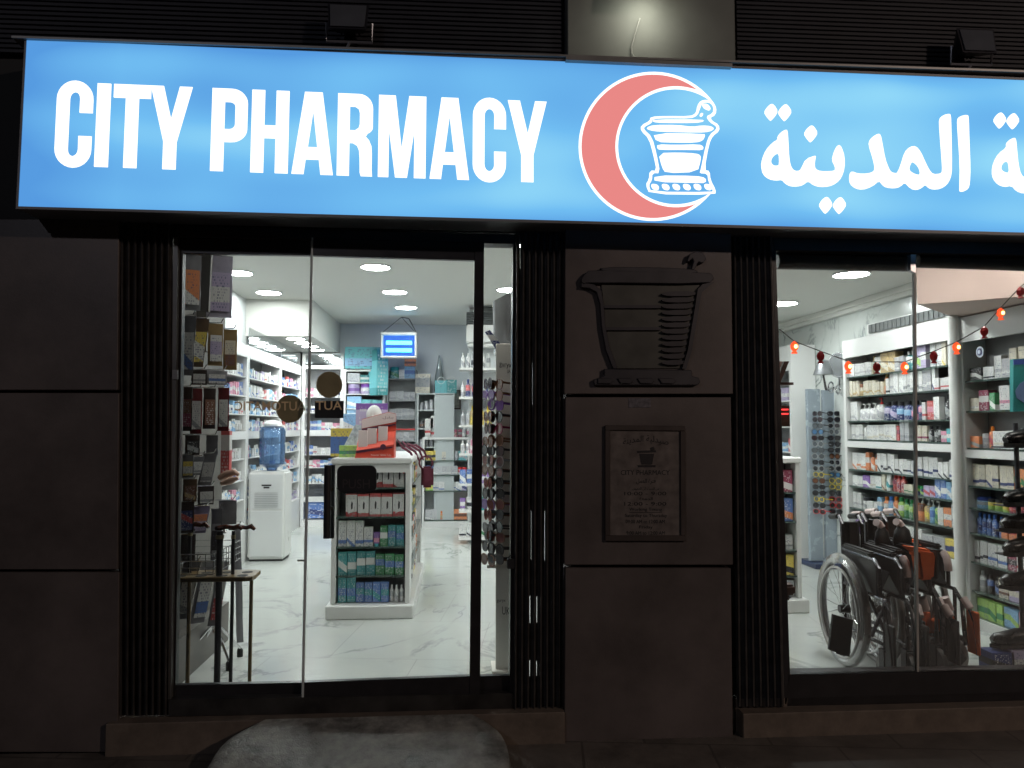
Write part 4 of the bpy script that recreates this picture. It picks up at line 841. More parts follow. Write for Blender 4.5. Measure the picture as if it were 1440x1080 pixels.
fill(U, 2, [('carton', 'white', 'blue', .062, .185, 3), ('carton', 'white', 'blue', .068, .14, 1), ('tube', 'purple', 'pink', .05, .10, 1, 'aqua'), ('carton', 'green', 'white', .056, .145, 1), ('carton', 'teal', 'blue', .06, .155, 2)], y=.03, jit=.01)
fill(U, 3, [('carton', 'teal', 'white', .062, .170, 4), ('carton', 'green', 'blue', .064, .150, 3)], y=.03, jit=.01)
fill(U, 4, [('carton', 'teal', 'blue', .066, .185, 2), ('carton', 'blue', 'teal', .060, .150, 4), ('bottle', 'white', 'silver', .034, .12, 3)], y=.03, jit=.01)
US = dict(o=Vector((GX+GW, GY+.22, 0)), R=Matrix.Rotation(math.radians(90), 4, 'Z'), rot=math.radians(90), W=GL-.26, D=.15, side=.01, short='gondola right side', levels=GLv, z0=FL, n={})
for lv in range(5): rfill(US, lv, [('pack', 'white', 'black', .09, .15), ('carton', 'yellow', 'black', .08, .12), ('carton', 'pink', 'white', .08, .11), ('bottle', 'lime', 'white', .06, .13), ('carton', 'black', 'white', .08, .12), ('carton', 'orange', 'white', .08, .09), ('pack', 'silver', 'white', .09, .14), ('carton', 'white', None, .07, .14)], y=.03)
# red counter display on the gondola
TZ = FL+1.166
def prism_x(pts, x0, x1): return MB().hexa([Vector((x0, y, z)) for y, z in pts], [Vector((x1, y, z)) for y, z in pts])
rd = thing('counter_display', 'red and white medicine display reading Never Give Up', 'display box', (-.625, 2.03, TZ), -.03)
m_rd = M('display_red', (.62, .07, .04), .4, var=.02); m_rw = M('display_white', (.74, .62, .60), .4, var=.03)
part('tray', MB().hexa([Vector((-.14, -.02, 0)), Vector((.15, -.02, 0)), Vector((.15, -.02, .10)), Vector((-.13, -.02, .055))], [Vector((-.14, .10, 0)), Vector((.15, .10, 0)), Vector((.15, .10, .20)), Vector((-.13, .10, .17))]), m_rd, rd, local=True)
part('backboard', MB().hexa([Vector((-.11, .101, .0)), Vector((.15, .101, .0)), Vector((.15, .101, .33)), Vector((.09, .101, .345)), (Vector((-.11, .101, .29)))], [Vector((-.11, .108, .0)), Vector((.15, .108, .0)), Vector((.15, .108, .33)), Vector((.09, .108, .345)), (Vector((-.11, .108, .29)))]), m_rd, rd, local=True)
part('header_card', MB().hexa([Vector((-.108, .096, .22)), Vector((.148, .096, .27)), Vector((.148, .096, .328)), Vector((.09, .096, .342)), Vector((-.108, .096, .287))], [Vector((-.108, .1005, .22)), Vector((.148, .1005, .27)), Vector((.148, .1005, .328)), Vector((.09, .1005, .342)), Vector((-.108, .1005, .287))]), m_rw, rd, local=True)
part('dark_stripe', MB().hexa([Vector((-.108, .092, .195)), Vector((.148, .092, .245)), Vector((.148, .092, .256)), Vector((-.108, .092, .218))], [Vector((-.108, .0955, .195)), Vector((.148, .0955, .245)), Vector((.148, .0955, .256)), Vector((-.108, .0955, .218))]).hexa([Vector((-.13, -.024, .035)), Vector((.14, -.024, .075)), Vector((.14, -.024, .085)), Vector((-.13, -.024, .055))], [Vector((-.13, -.0205, .035)), Vector((.14, -.0205, .075)), Vector((.14, -.0205, .085)), Vector((-.13, -.0205, .055))]).disc((.07, -.026, .082), (0, 1, 0), .022, .004, 14), M('dark_print', (.10, .03, .06), .4), rd, local=True)
for i, x in enumerate((-.085, -.02, .06)):
    h = .125+.015*i
    part('medicine_box', MB().box(x-.034, .0+.012*i, .08, x+.034, .03+.012*i, .08+h), m_rw, rd, local=True, bevel=.002)
mb = MB(); puttext(mb, 'Never Give Up', lambda u, v: Vector((-.02+u*.15, -.0215, .012+v*.016))); part('lettering', mb, M('pale_print2', (.8, .7, .68), .5), rd, local=True)
mb = MB(); puttext(mb, ''.join(reversed('\uFE91\uFEE8\uFE8E\uFEA9\uFEDD')), lambda u, v: Vector((.05+u*.08, .0945, .29+v*.022))); part('lettering', mb, M('dark_print', (.1, .03, .06)), rd, local=True)
pp = place('carton', 'purple', 'lilac', .25, .06, .42, (-.69, 2.42, TZ+.0), 0, 'tall purple and white display card behind the red display', 'items on the gondola top', lo=.5, hi=.9)
hd = thing('sculpted_bust', 'small white sculpted head model behind the red display', 'head model', (-.66, 2.33, TZ))
part('figure', MB().lathe([(.05, 0), (.045, .03), (.02, .08), (.022, .2), (.03, .23)], seg=12).ball((0, 0, .32), .062, 14, 10, 1.35).ball((-.0, -.055, .31), .016, 8, 6).box(-.03, -.01, .24, .03, .02, .27), M('plaster', (.75, .75, .73), .35), hd, local=True, smooth=True)
place('carton', 'yellow', 'blue', .17, .05, .22, (-.91, 2.32, TZ), 0, 'yellow and blue boxed item on the gondola, left of red display', 'items on the gondola top', lo=.0, hi=.6)
place('carton', 'sky', 'white', .11, .05, .18, (-.90, 2.7, TZ+.16), 0, 'upper light blue carton behind the yellow box', 'items on the gondola top'); place('carton', 'sky', 'white', .13, .08, .155, (-.90, 2.7, TZ), 0, 'lower light blue carton behind the yellow box', 'items on the gondola top')
place('carton', 'lime', 'green', .16, .05, .09, (-.82, 2.14, TZ), 0, 'pale green carton left of the red display tray', 'items on the gondola top')
solo('leaning_leaflet', MB().hexa([Vector((-.92, 2.22, TZ)), Vector((-.80, 2.22, TZ)), Vector((-.72, 2.27, TZ+.24)), Vector((-.80, 2.27, TZ+.25))], [Vector((-.92, 2.224, TZ)), Vector((-.80, 2.224, TZ)), Vector((-.72, 2.274, TZ+.24)), Vector((-.80, 2.274, TZ+.25))]), M('leaflet', (.6, .68, .74), .3, var=.3, scale=30), 'pale blue leaflet leaning left of the red display', 'leaflet')
# dark red bags and straps hanging off the gondola's far end
for i in range(4):
    x = -.43+.025*i; y = 2.5+.22*i
    solo('hanging_strap', MB().tube([(x-.06, y, TZ+.13-.02*i), (x-.02, y-.02, TZ+.07), (x+.05, y, TZ+.02), (x+.085, y, TZ-.06)], [.006, .012, .011, .006], 8), M('maroon_fabric', (.11, .01, .03), .6), 'dark maroon strap hanging off the gondola, %s from the front' % ORD[i+1], 'strap', 'maroon straps on the gondola', smooth=True)
hb = thing('hand_bag', 'dark maroon bag hanging at the right edge of the gondola', 'bag', (-.27, 3.2, 1.0))
part('body', MB().box(-.06, 0, 0, .05, .10, .19), M('maroon_fabric', (.11, .01, .03)), hb, local=True, bevel=.02, bseg=2); part('handle', MB().ring((-.02, .06, .22), (0, 1, 0), .06, .008, 14, 6), M('maroon_fabric', (.11, .01, .03)), hb, local=True, smooth=True)
# ---------------- water cooler
wc = thing('water_cooler', 'white floor standing water cooler in front of the left cabinets', 'water cooler', (-1.99, 4.43, FL), 0)
part('body', MB().box(-.19, 0, .02, .19, .34, .93), m_whitem, wc, local=True, bevel=.02, bseg=3)
part('front_panel', MB().box(-.165, -.006, .05, .165, -.001, .52).box(-.165, -.006, .54, .165, -.001, .90), M('cooler_panel', (.74, .75, .75), .35, var=.01), wc, local=True, bevel=.003)
mb = MB()
for i in range(9): mb.box(-.12, -.010, .56+i*.018, .12, -.007, .567+i*.018)
part('grille', mb, M('soft_grey', (.55, .56, .56), .5), wc, local=True)
part('badge', MB().box(-.05, -.009, .78, .05, -.0065, .795).box(-.03, -.009, .755, .03, -.0065, .772), m_blackmat, wc, local=True)
part('foot', MB().box(-.17, .02, 0, .17, .32, .019), m_blackmat, wc, local=True)
wb = thing('water_bottle', 'large clear blue water bottle upside down on the cooler', 'water bottle', (-1.98, 4.60, FL+.93))
m_wb = glass('blue_bottle', (.55, .72, .92), .12, .05, .28, (.16, .32, .62))
part('bottle', MB().lathe([(.05, 0), (.06, .03), (.13, .07), (.137, .12), (.128, .15), (.137, .18), (.137, .27), (.128, .29), (.137, .31), (.137, .42), (.12, .46), (.05, .47)], seg=20), m_wb, wb, local=True, smooth=True)
part('cloth', MB().ball((0, 0, .49), .10, 12, 7, .5).ball((-.05, .0, .47), .06, 10, 6, .6).ball((.06, -.02, .475), .055, 10, 6, .6), M('white_cloth', (.8, .8, .8), .8, bump=.6, bscale=30), wb, local=True, smooth=True)
# ---------------- left hanging rack
m_grid = M('rack_grey', (.15, .14, .125), .5, .1, var=.15)
rk = thing('hook_rack', 'grey hook panel of hanging support packs inside the left glass', 'rack', (-1.62, .3, FL))
part('panel', MB().box(.02, 0, 0.25, .06, 1.15, 2.75), m_grid, rk, local=True)
part('post', MB().box(.061, .58, 1.85, .12, .68, 2.75), m_grid, rk, local=True)
part('base', MB().box(.0, 0, 0, .12, 1.15, .25), m_grid, rk, local=True)
def hpack(px0, py0, px1, py1, Y, lean, mats, label, bulge=.03, rot=.5):
    """a flat hanging pack with a soft body; its picture corners give size and place on the plane Y"""
    a = at(px0, py1, Y); b = at(px1, py0, Y); w = max(.03, b.x-a.x); h = b.z-a.z
    t = thing('hanging_pack', label, 'pack', ((a.x+b.x)/2, Y, a.z), rot, 'packs hanging on the hook rack')
    W = w/math.cos(rot)/2
    mb = MB(); nu, nv = 6, 10; vs = []; fs = []
    for sd in (0, 1):
        for j in range(nv+1):
            for i in range(nu+1):
                u, v = i/nu, j/nv; th = (math.sin(math.pi*u)**.6)*(math.sin(math.pi*min(1, v*1.15+.0))**.5 if v < .87 else 0.0)*(.012+bulge*.5)
                vs.append((-W+2*W*u+lean*(1-v)+random.uniform(-.0015, .0015), (-.0+.012+th+random.uniform(0, .002)) if sd else (.009-random.uniform(0, .003)*(math.sin(math.pi*u))), h*v))
    for sd in (0, 1):
        for j in range(nv):
            for i in range(nu): k = sd*(nu+1)*(nv+1)+j*(nu+1)+i; fs.append((k, k+1, k+nu+2, k+nu+1))
    n1 = (nu+1)*(nv+1); rim = [i for i in range(nu+1)]+[j*(nu+1)+nu for j in range(1, nv+1)]+[nv*(nu+1)+i for i in range(nu-1, -1, -1)]+[j*(nu+1) for j in range(nv-1, 0, -1)]
    fs += [(rim[q], rim[(q+1) % len(rim)], rim[(q+1) % len(rim)]+n1, rim[q]+n1) for q in range(len(rim))]
    mb.add(vs, fs); part('bag', mb, mats[0], t, local=True, smooth=True)
    if len(mats) > 1:
        part('card', MB().hexa([Vector((-W*.75+lean*.8, -.003, h*.1)), Vector((W*.8+lean*.8, -.003, h*.1)), Vector((W*.8+lean*.2, -.003, h*.72)), Vector((-W*.75+lean*.2, -.003, h*.72))], [Vector((-W*.75+lean*.8, -.0005, h*.1)), Vector((W*.8+lean*.8, -.0005, h*.1)), Vector((W*.8+lean*.2, -.0005, h*.72)), Vector((-W*.75+lean*.2, -.0005, h*.72))]), mats[1], t, local=True)
    part('hook', MB().tube([(-W-.05, .02, h+.004), (0, 0, h+.004), (W*.6, -.01, h+.006), (W*.9, -.01, h+.03)], .003, 5), m_chrome, t, local=True)
    return t
film = lambda n, c: M('film_'+n, c, .22, var=.2, scale=9, spec=.8)
f_clear = film('clear', (.34, .34, .37)); f_grey = film('grey', (.20, .20, .22)); f_brown = film('brown', (.16, .10, .06)); f_dark = film('dark', (.05, .035, .035)); f_lilac = film('lilac', (.50, .47, .58)); f_tan = film('tan', (.40, .27, .12)); f_maroon = film('maroon', (.20, .03, .04))
wpr = prod('white', 'grey', .1, .3); wpr2 = prod('white', 'blue', .1, .4); ypr = prod('yellow', 'white', .2, .7); opr = prod('orange', 'white', .0, .4)
hpack(259, 358, 282, 436, .42, 0, [f_clear, opr], 'clear pack with red picture, topmost at the left pane edge')
hpack(292, 359, 326, 446, .72, 0, [f_lilac, prod('lilac', 'white', .2, .6)], 'largest pale lilac pack at the top of the hook rack', .06, .35)
solo('grey_board', MB().slab([(281, 357), (297, 357), (293, 438), (279, 436)], .55, .03), M('olive_grey', (.14, .13, .12), .5), 'narrow dark grey board hanging between the two top packs', 'board')
for i, (x0, y0, x1, y1, Y, ln, mt, lb) in enumerate((
    (257, 444, 275, 528, .40, -.01, [f_grey, wpr2], 'grey pack with long white label, second row, leftmost'),
    (275, 448, 294, 516, .50, -.03, [f_brown, ypr], 'yellow topped brown pack, second row, beside the leftmost'),
    (294, 455, 313, 514, .62, .0, [f_tan, prod('white', 'lilac', .2, .7)], 'tan pack with white side, middle of the second row'),
    (314, 463, 333, 520, .85, .0, [f_tan, prod('cream', 'brown', .0, .5)], 'tan pack at the right end of the second row'),
    (270, 520, 290, 541, .6, 0, [f_dark, wpr], 'small dark pack below the second row at left'),
    (292, 521, 318, 541, .75, 0, [f_clear, wpr2], 'small clear blue printed pack below the second row'),
    (256, 544, 270, 606, .38, 0, [f_dark, prod('maroon', 'brown', .4, .9)], 'dark maroon pack, third row, at the pane edge'),
    (268, 546, 284, 610, .45, 0, [f_maroon, wpr], 'maroon pack with long white label, third row, left pair'),
    (287, 546, 303, 603, .58, 0, [f_dark, prod('brown', None)], 'dark brown pack in the middle of the third row'),
    (306, 545, 322, 606, .75, 0, [f_maroon, wpr], 'maroon pack with long white label, third row, right pair'),
    (256, 640, 272, 672, .4, 0, [f_grey, ypr], 'grey and yellow pack, fourth row, at the pane edge'),
    (268, 642, 287, 668, .5, -.02, [f_grey, wpr], 'grey pack with tilted white card, fourth row'),
    (286, 638, 305, 682, .65, -.03, [f_clear, wpr], 'white printed pack with yellow edge, fourth row'),
    (252, 706, 272, 750, .38, 0, [f_dark, prod('navy', 'red', .6, .9)], 'navy pack with red band, fifth row, leftmost'),
    (271, 712, 294, 750, .5, -.02, [film('violet', (.25, .22, .35)), prod('lilac', 'orange', .5, .9)], 'violet and orange pack, fifth row'),
    (308, 704, 332, 738, .75, .0, [f_clear], 'plain clear white pack at the right of the fifth row'),
    (258, 790, 282, 870, .45, -.06, [f_grey, wpr], 'long grey pack leaning left in the bottom row'),
    (284, 790, 304, 875, .6, -.06, [f_clear, wpr2], 'long pack with blue print leaning left in the bottom row'),
    (305, 790, 322, 880, .75, -.05, [f_clear, prod('red', 'white', .5, 1.)], 'long clear pack with red lower half in the bottom row'),
    (326, 740, 338, 905, .95, .03, [f_clear], 'longest clear sleeve of grey rods in the bottom row'),
    (262, 612, 280, 640, .5, 0, [f_dark, prod('black', 'grey', .2, .6)], 'small black pack between the third and fourth rows, left'),
    (290, 612, 306, 640, .7, 0, [f_grey], 'plain grey pack between the third and fourth rows'),
    (258, 674, 276, 706, .4, 0, [f_brown, prod('brown', 'gold', .2, .5)], 'brown pack hanging under the grey and yellow one'),
    (280, 684, 300, 710, .55, 0, [f_dark, wpr], 'dark pack with white card above the violet one'),
    (296, 716, 312, 790, .7, 0, [f_grey, prod('grey', 'black', .1, .7)], 'tall grey pack between the violet and the clear white ones'),
    (254, 752, 274, 790, .42, 0, [f_dark], 'plain black pack above the wire basket'))):
    hpack(x0, y0, x1, y1, Y, ln, mt, lb, .02+.02*(i % 3), .2+.15*(i % 3))
solo('red_panel', MB().slab([(311, 606), (323, 606), (322, 668), (310, 668)], .9, .05), prod('red', 'white', .55, .9), 'tall narrow red box between the rack and the cabinets', 'box')
solo('foot_model', MB().tube([at(309, 672, .9), at(318, 668, .88), at(330, 664, .86), at(336, 668, .86)], [.018, .026, .020, .01], 10).tube([at(312, 680, .85), at(324, 676, .83), at(335, 672, .83)], [.015, .022, .01], 10), M('skin_plastic', (.66, .42, .33), .4), 'pale pink plastic foot model beside the red box', 'foot model', smooth=True)
wr = thing('wire_basket', 'chrome wire basket at the bottom of the hook rack', 'basket', (-1.55, .35, .78))
mb = MB()
for k in range(4):
    z = k*.035; mb.tube([(0, 0, z), (.28, 0, z), (.28, .5, z), (0, .5, z), (0, 0, z)], .003, 5)
for k in range(8): mb.tube([(.04*k, 0, 0), (.04*k, 0, .105)], .002, 4)
for k in range(12): mb.tube([(.28, .045*k, 0), (.28, .045*k, .105)], .002, 4)
part('wires', mb, m_chrome, wr, local=True)
# cane rack
m_bamboo = M('cane_rack_wood', (.20, .13, .045), .35, var=.25, scale=14)
Yc = .34; cz = at(300, 812, Yc).z
cr_ = thing('cane_rack', 'brown holed shelf of the cane rack behind the left glass', 'rack', tuple(at(300, 960, Yc)[:2])+(FL,))
L_ = at(247, 812, Yc).x; R_ = at(360, 812, Yc).x
bm_pts = [(L_-.06, Yc-.06), (R_-.04, Yc-.06), (R_-.008, Yc-.045), (R_, Yc), (R_-.008, Yc+.13), (R_-.04, Yc+.15), (L_-.06, Yc+.15)]
part('holed_shelf', MB().hexa([Vector((x, y, cz-.012)) for x, y in bm_pts], [Vector((x, y, cz+.012)) for x, y in bm_pts]), m_bamboo, cr_, bevel=.004)
hm = MB()
for i in range(4):
    for j in range(2):
        hm.disc((L_+.03+i*.105, Yc-.02+j*.09, cz+.0125), (0, 0, 1), .028, .0012, 16)
part('hole', hm, m_darkvoid, cr_)  # flat dark discs on the board, painted shade in place of cut holes
for x in (at(352, 900, Yc).x, at(265, 900, Yc).x): part('leg', MB().tube([(x, Yc, FL), (x, Yc, cz-.012)], .010, 8), m_bamboo, cr_, smooth=True)
part('foot_board', MB().box(L_-.06, Yc-.06, FL, R_-.01, Yc+.14, FL+.012), m_bamboo, cr_)
def cane(px, Y, top, r, label, hcol, rot, bot=FL+.013):
    x = at(px, 870, Y).x; z1 = at(px, top, Y).z; t = thing('walking_cane', label, 'cane', (x, Y, bot), rot, 'walking canes standing in the rack'); h = z1-bot
    part('shaft', MB().tube([(0, 0, .03), (0, 0, h-.01)], r, 10), m_blackmat, t, local=True, smooth=True)
    part('ferrule', MB().lathe([(r*1.7, 0), (r*1.5, .03), (r, .05)], seg=12), M('rubber', (.02, .02, .02), .8), t, local=True, smooth=True)
    part('handle', MB().tube([(-.025, 0, h+.004), (0, 0, h+.006), (.03, 0, h+.012), (.065, 0, h+.006), (.09, 0, h+.014), (.11, 0, h-.004)], [.010, .014, .013, .010, .014, .008], 10), hcol, t, local=True, smooth=True)
    part('collar', MB().lathe([(r*1.25, 0), (r*1.25, .02)], (0, 0, h-.05), 12), MATS['gold_sticker'], t, local=True)
m_tort = M('tortoise_handle', (.16, .04, .015), .2, var=.5, scale=60)
cane(307, .33, 744, .0165, 'thick black cane with brown handle in the cane rack', m_tort, .1)
cane(326, .36, 744, .0095, 'thin black cane with tortoise handle in the cane rack', m_tort, .0)
cane(265, .42, 740, .009, 'dark brown cane at the left end of the cane rack', m_tort, -.3)
# walking frame / quad stick
wf = thing('quad_walking_stick', 'chrome four footed walking stick behind the cane rack', 'walking stick', (-1.44, .95, FL))
part('shaft', MB().tube([(0, 0, .18), (0, 0, .72), (.0, -.02, .80), (.03, -.05, .85), (.07, -.1, .84), (.09, -.13, .78)], .011, 8), m_chrome, wf, local=True, smooth=True)
for a, b in ((-.14, -.12), (.13, -.14), (.12, .12), (-.12, .12)):
    part('leg', MB().tube([(0, 0, .24), (a*.45, b*.45, .16), (a, b, .05), (a, b, .02)], .009, 8), m_chrome, wf, local=True, smooth=True)
    part('rubber_foot', MB().lathe([(.018, 0), (.018, .04), (.012, .05)], (a, b, 0), 10), M('rubber', (.02, .02, .02)), wf, local=True)
# ---------------- sunglasses
SGM = {}
LENS = {'brown': (.12, .045, .02), 'rose': (.20, .06, .06), 'black': (.02, .02, .025), 'violet': (.16, .07, .30), 'grey': (.08, .09, .1), 'red': (.4, .03, .03), 'blue': (.05, .15, .3)}
def sunglass_parts(lens, frame, sc=1.0, shape=0):
    key = (lens, frame, sc, shape)
    if key in SGM: return SGM[key]
    fm = MB(); lm = []; tm = []; rx = .027*sc; rz = (.022+.003*shape)*sc; e = 1.0 if shape else .8
    def sup(k, n=16, s=1.0):
        t = k*2*math.pi/n; c, q = math.cos(t), math.sin(t); return (rx*s*math.copysign(abs(c)**e, c), rz*s*math.copysign(abs(q)**e, q))
    for s_ in (-1, 1):
        cx_ = s_*.033*sc; a = [Vector((cx_+sup(k, s=1.12)[0], -.002, sup(k, s=1.12)[1])) for k in range(16)]; b = [Vector((cx_+sup(k, s=.92)[0], -.002, sup(k, s=.92)[1])) for k in range(16)]
        vs = a+b+[p+Vector((0, .004, 0)) for p in a]+[p+Vector((0, .004, 0)) for p in b]; fs = []
        for k in range(16):
            j = (k+1) % 16; fs += [(k, j, 16+j, 16+k), (32+k, 48+k, 48+j, 32+j), (k, 32+k, 32+j, j), (16+k, 16+j, 48+j, 48+k)]
        fm.add(vs, fs)
        l = MB().hexa([Vector((cx_+sup(k, s=.92)[0], -.0005, sup(k, s=.92)[1])) for k in range(16)], [Vector((cx_+sup(k, s=.92)[0], .001, sup(k, s=.92)[1])) for k in range(16)])
        lm.append(l.mesh('lens', [M('lens_'+lens, LENS[lens], .08, var=.02, spec=.9)]))
        x = s_*.063*sc
        tm.append(MB().hexa([Vector((x-.0015, 0, .004)), Vector((x+.0015, 0, .004)), Vector((x+.0015, 0, .014*sc)), Vector((x-.0015, 0, .014*sc))], [Vector((x-.0015, .12*sc, -.008)), Vector((x+.0015, .12*sc, -.008)), Vector((x+.0015, .12*sc, .0)), Vector((x-.0015, .12*sc, .0))]).mesh('temple', [M('sgframe_'+frame, PAL[frame], .3, var=.1)]))
    fm.box(-.006*sc, -.002, .004, .006*sc, .002, .010*sc)
    SGM[key] = (fm.mesh('frame', [M('sgframe_'+frame, PAL[frame], .3, var=.1)]), lm, tm); return SGM[key]
def sunglasses(loc, rz, lens, frame, label, group, sc=1.0, shape=0, tilt=0):
    f, ls, ts = sunglass_parts(lens, frame, sc, shape); t = thing('sunglasses', label, 'sunglasses', loc, rz, group); t.rotation_euler = (tilt, 0, rz)
    for n, me in [('frame', f)]+[('lens', l) for l in ls]+[('temple', q) for q in ts]:
        o = bpy.data.objects.new(n, me); COL.objects.link(o); o.parent = t
# front stand by the side pane
m_stand = M('stand_white', (.80, .77, .70), .35, var=.03)
YS = .62; sx = at(697, 900, YS).x; sx2 = at(724, 900, YS).x
ss = thing('sunglasses_stand', 'tall white sunglasses stand behind the narrow entrance pane', 'stand', ((sx+sx2)/2, YS, FL))
sw = (sx2-sx)/2
part('board', MB().box(-sw, .0, .0, sw+.05, .02, 1.88), m_stand, ss, local=True, bevel=.003)
part('base', MB().box(-sw-.02, -.04, 0, sw+.06, .16, .03), m_stand, ss, local=True)
pegs = MB()
for i in range(17):
    z = 1.62-i*.0625-.0; pegs.box(sw-.01, -.012, z-.012, sw-.003, -.001, z+.004)
part('peg', pegs, M('peg_grey', (.4, .4, .38), .4), ss, local=True)
for z in (.72, .66, .60): part('bracket', MB().box(-sw-.05, -.03, z, -sw-.001, -.005, z+.018), m_stand, ss, local=True)
mb = MB(); puttext(mb, 'UK', lambda u, v: Vector((-.018+u*.045, -.0015, .335+v*.045-u*.006))); puttext(mb, 'guryx', lambda u, v: Vector((-.048+u*.05, -.0015, .40+v*.018))); puttext(mb, 'guryx', lambda u, v: Vector((-.035+u*.07, -.0015, 1.74+v*.03-u*.01))); puttext(mb, 'UK', lambda u, v: Vector((.01+u*.02, -.0015, 1.71+v*.018)))
part('lettering', mb, m_blackmat, ss, local=True)
ys_ = [541, 556, 570, 586, 603, 619, 634, 649, 664, 678, 694, 709, 723, 740, 755, 772, 785]
cols = [('brown', 'brown'), ('rose', 'brown'), ('violet', 'purple'), ('black', 'black'), ('rose', 'maroon'), ('brown', 'brown'), ('grey', 'black'), ('grey', 'grey'), ('rose', 'black'), ('black', 'black'), ('black', 'black'), ('rose', 'brown'), ('grey', 'black'), ('black', 'black'), ('rose', 'brown'), ('black', 'black'), ('grey', 'black')]
for i, y in enumerate(ys_):
    p = at(697, y, .53)
    sunglasses(tuple(p), -1.0+random.uniform(-.1, .1), *cols[i], '%s sunglasses, %s from the top of the entrance stand front column' % (cols[i][0], ORD[i+1]), 'sunglasses on the entrance stand', 1.2, i % 2)
    p = at(686, y+random.uniform(-3, 3), .60); c2 = random.choice(cols)
    sunglasses(tuple(p), -1.25+random.uniform(-.2, .2), *c2, '%s sunglasses, %s from the top of the entrance stand rear column' % (c2[0], ORD[i+1]), 'sunglasses on the entrance stand', 1.2, (i+1) % 2)
# curved silver panel with leaflet
cp = thing('curved_screen', 'curved silver screen on a white bracket above the sunglasses', 'screen', tuple(at(706, 492, .75)))
N_ = 8; a = []; b = []
for i in range(N_+1):
    u = i/N_; x0 = 693+31*u; Y_ = .75-.10*math.sin(u*1.6)
    a.append((at(x0, 424-17*u, Y_), at(x0+1, 487+5*u, Y_)))
mb = MB(); vs = []
for tp, bt in a: vs += [tp, bt, tp+Vector((.0, .012, 0)), bt+Vector((0, .012, 0))]
fs = []
for i in range(N_): k = i*4; fs += [(k, k+1, k+5, k+4), (k+2, k+6, k+7, k+3), (k, k+4, k+6, k+2), (k+1, k+3, k+7, k+5)]
mb.add(vs, fs+[(0, 2, 3, 1), (N_*4, N_*4+1, N_*4+3, N_*4+2)]); part('screen', mb, M('screen_silver', (.42, .43, .44), .18, .5, var=.1), cp, smooth=True)
part('shelf', MB().slab([(696, 490), (720, 488), (720, 495), (696, 497)], .70, .12), m_whitem, cp)
part('leaflet', MB().slab([(682, 467), (689, 464), (707, 488), (697, 491)], .66, .006), prod('navy', 'white', .3, .6), cp)
# ---------------- right wall cabinets (face -X)
def rcab(name, Yfar, Ynear, X, z0, z1, levels, rails, short, base=.05, **k):
    return unit('wall_cabinet', name, 'cabinet', X, Yfar, -90, Yfar-Ynear, 3.79-X, z0, z1, levels, short, side=.045, base=base, rails=rails, shelfmat=m_glassshelf, group='tall white wall cabinets', topdepth=None, **k)
RX1 = 3.56
lv1 = [1.965, 1.785, 1.585, 1.405, 1.13, .97, .79, .575]
def zrow(px, y, X): return atx(px, y, X).z
lv1 = [round(zrow(1330, y, RX1), 3) for y in (513, 547.5, 590, 622, 674, 703, 741, 784)]
U = rcab('white tall cabinet of creams beside the marble wall, far right one', atx(1187, 600, RX1).y, atx(1347, 600, RX1).y, RX1, round(zrow(1340, 797, RX1), 3), 2.34, lv1, [(zrow(1335, 478, RX1), 2.34-zrow(1335, 478, RX1)-.002), (zrow(1337, 636, RX1), .055)], 'far right cabinet')
UFAR = U
fill(U, 0, [('carton', 'white', 'silver', .09, .115, 4), ('bottle', 'gold', 'cream', .05, .16, 1, 'gold'), ('carton', 'white', 'silver', .09, .15, 1), ('carton', 'gold', 'cream', .11, .17, 2), ('carton', 'silver', 'white', .06, .12, 2), ('bottle', 'teal', 'white', .06, .15, 2, 'white'), ('carton', 'lilac', 'lime', .10, .19, 1), ('carton', 'lilac', 'white', .07, .2, 1), ('gap', '', '', .05, .1, 1), ('carton', 'white', 'silver', .07, .2, 2), ('carton', 'cream', 'yellow', .05, .17, 1), ('carton', 'white', None, .10, .07, 1)])
fill(U, 1, [('carton', 'cream', 'gold', .05, .14, 3), ('jar', 'gold', 'cream', .07, .11, 1, 'brown'), ('carton', 'cream', 'gold', .05, .13, 4), ('carton', 'cream', 'gold', .04, .11, 3), ('bottle', 'orange', 'gold', .06, .18, 1, 'gold'), ('carton', 'white', 'black', .045, .13, 1), ('carton', 'white', 'silver', .07, .17, 3), ('carton', 'white', 'grey', .05, .16, 5), ('carton', 'silver', 'white', .06, .17, 2), ('carton', 'white', 'navy', .04, .22, 1), ('carton', 'white', 'red', .06, .09, 3), ('carton', 'blue', 'white', .08, .11, 1)])
fill(U, 2, [('carton', 'white', 'silver', .05, .17, 2), ('pump_bottle', 'white', 'silver', .08, .15, 3), ('pump_bottle', 'white', 'silver', .08, .2, 1, 'red'), ('bottle', 'navy', 'lilac', .085, .155, 2, 'black'), ('bottle', 'navy', 'sky', .085, .155, 2, 'black'), ('bottle', 'navy', 'pink', .085, .155, 2, 'black'), ('carton', 'white', 'red', .04, .14, 1), ('carton', 'red', 'pink', .08, .15, 1), ('carton', 'white', 'silver', .06, .17, 1), ('bottle', 'black', 'grey', .09, .19, 1, 'black'), ('carton', 'white', None, .08, .17, 1)])
fill(U, 3, [('carton', 'white', 'silver', .055, .13, 3), ('pump_bottle', 'white', None, .06, .16, 1), ('carton', 'white', 'cream', .075, .13, 5), ('carton', 'red', 'maroon', .03, .12, 1), ('carton', 'silver', 'grey', .05, .17, 2), ('gap', '', '', .08, .1, 1), ('carton', 'cream', 'maroon', .06, .12, 2), ('bottle', 'black', 'grey', .045, .12, 3, 'black'), ('carton', 'pink', 'white', .05, .08, 1), ('carton', 'aqua', 'white', .04, .10, 1), ('jar', 'silver', 'white', .07, .16, 1, 'silver')])
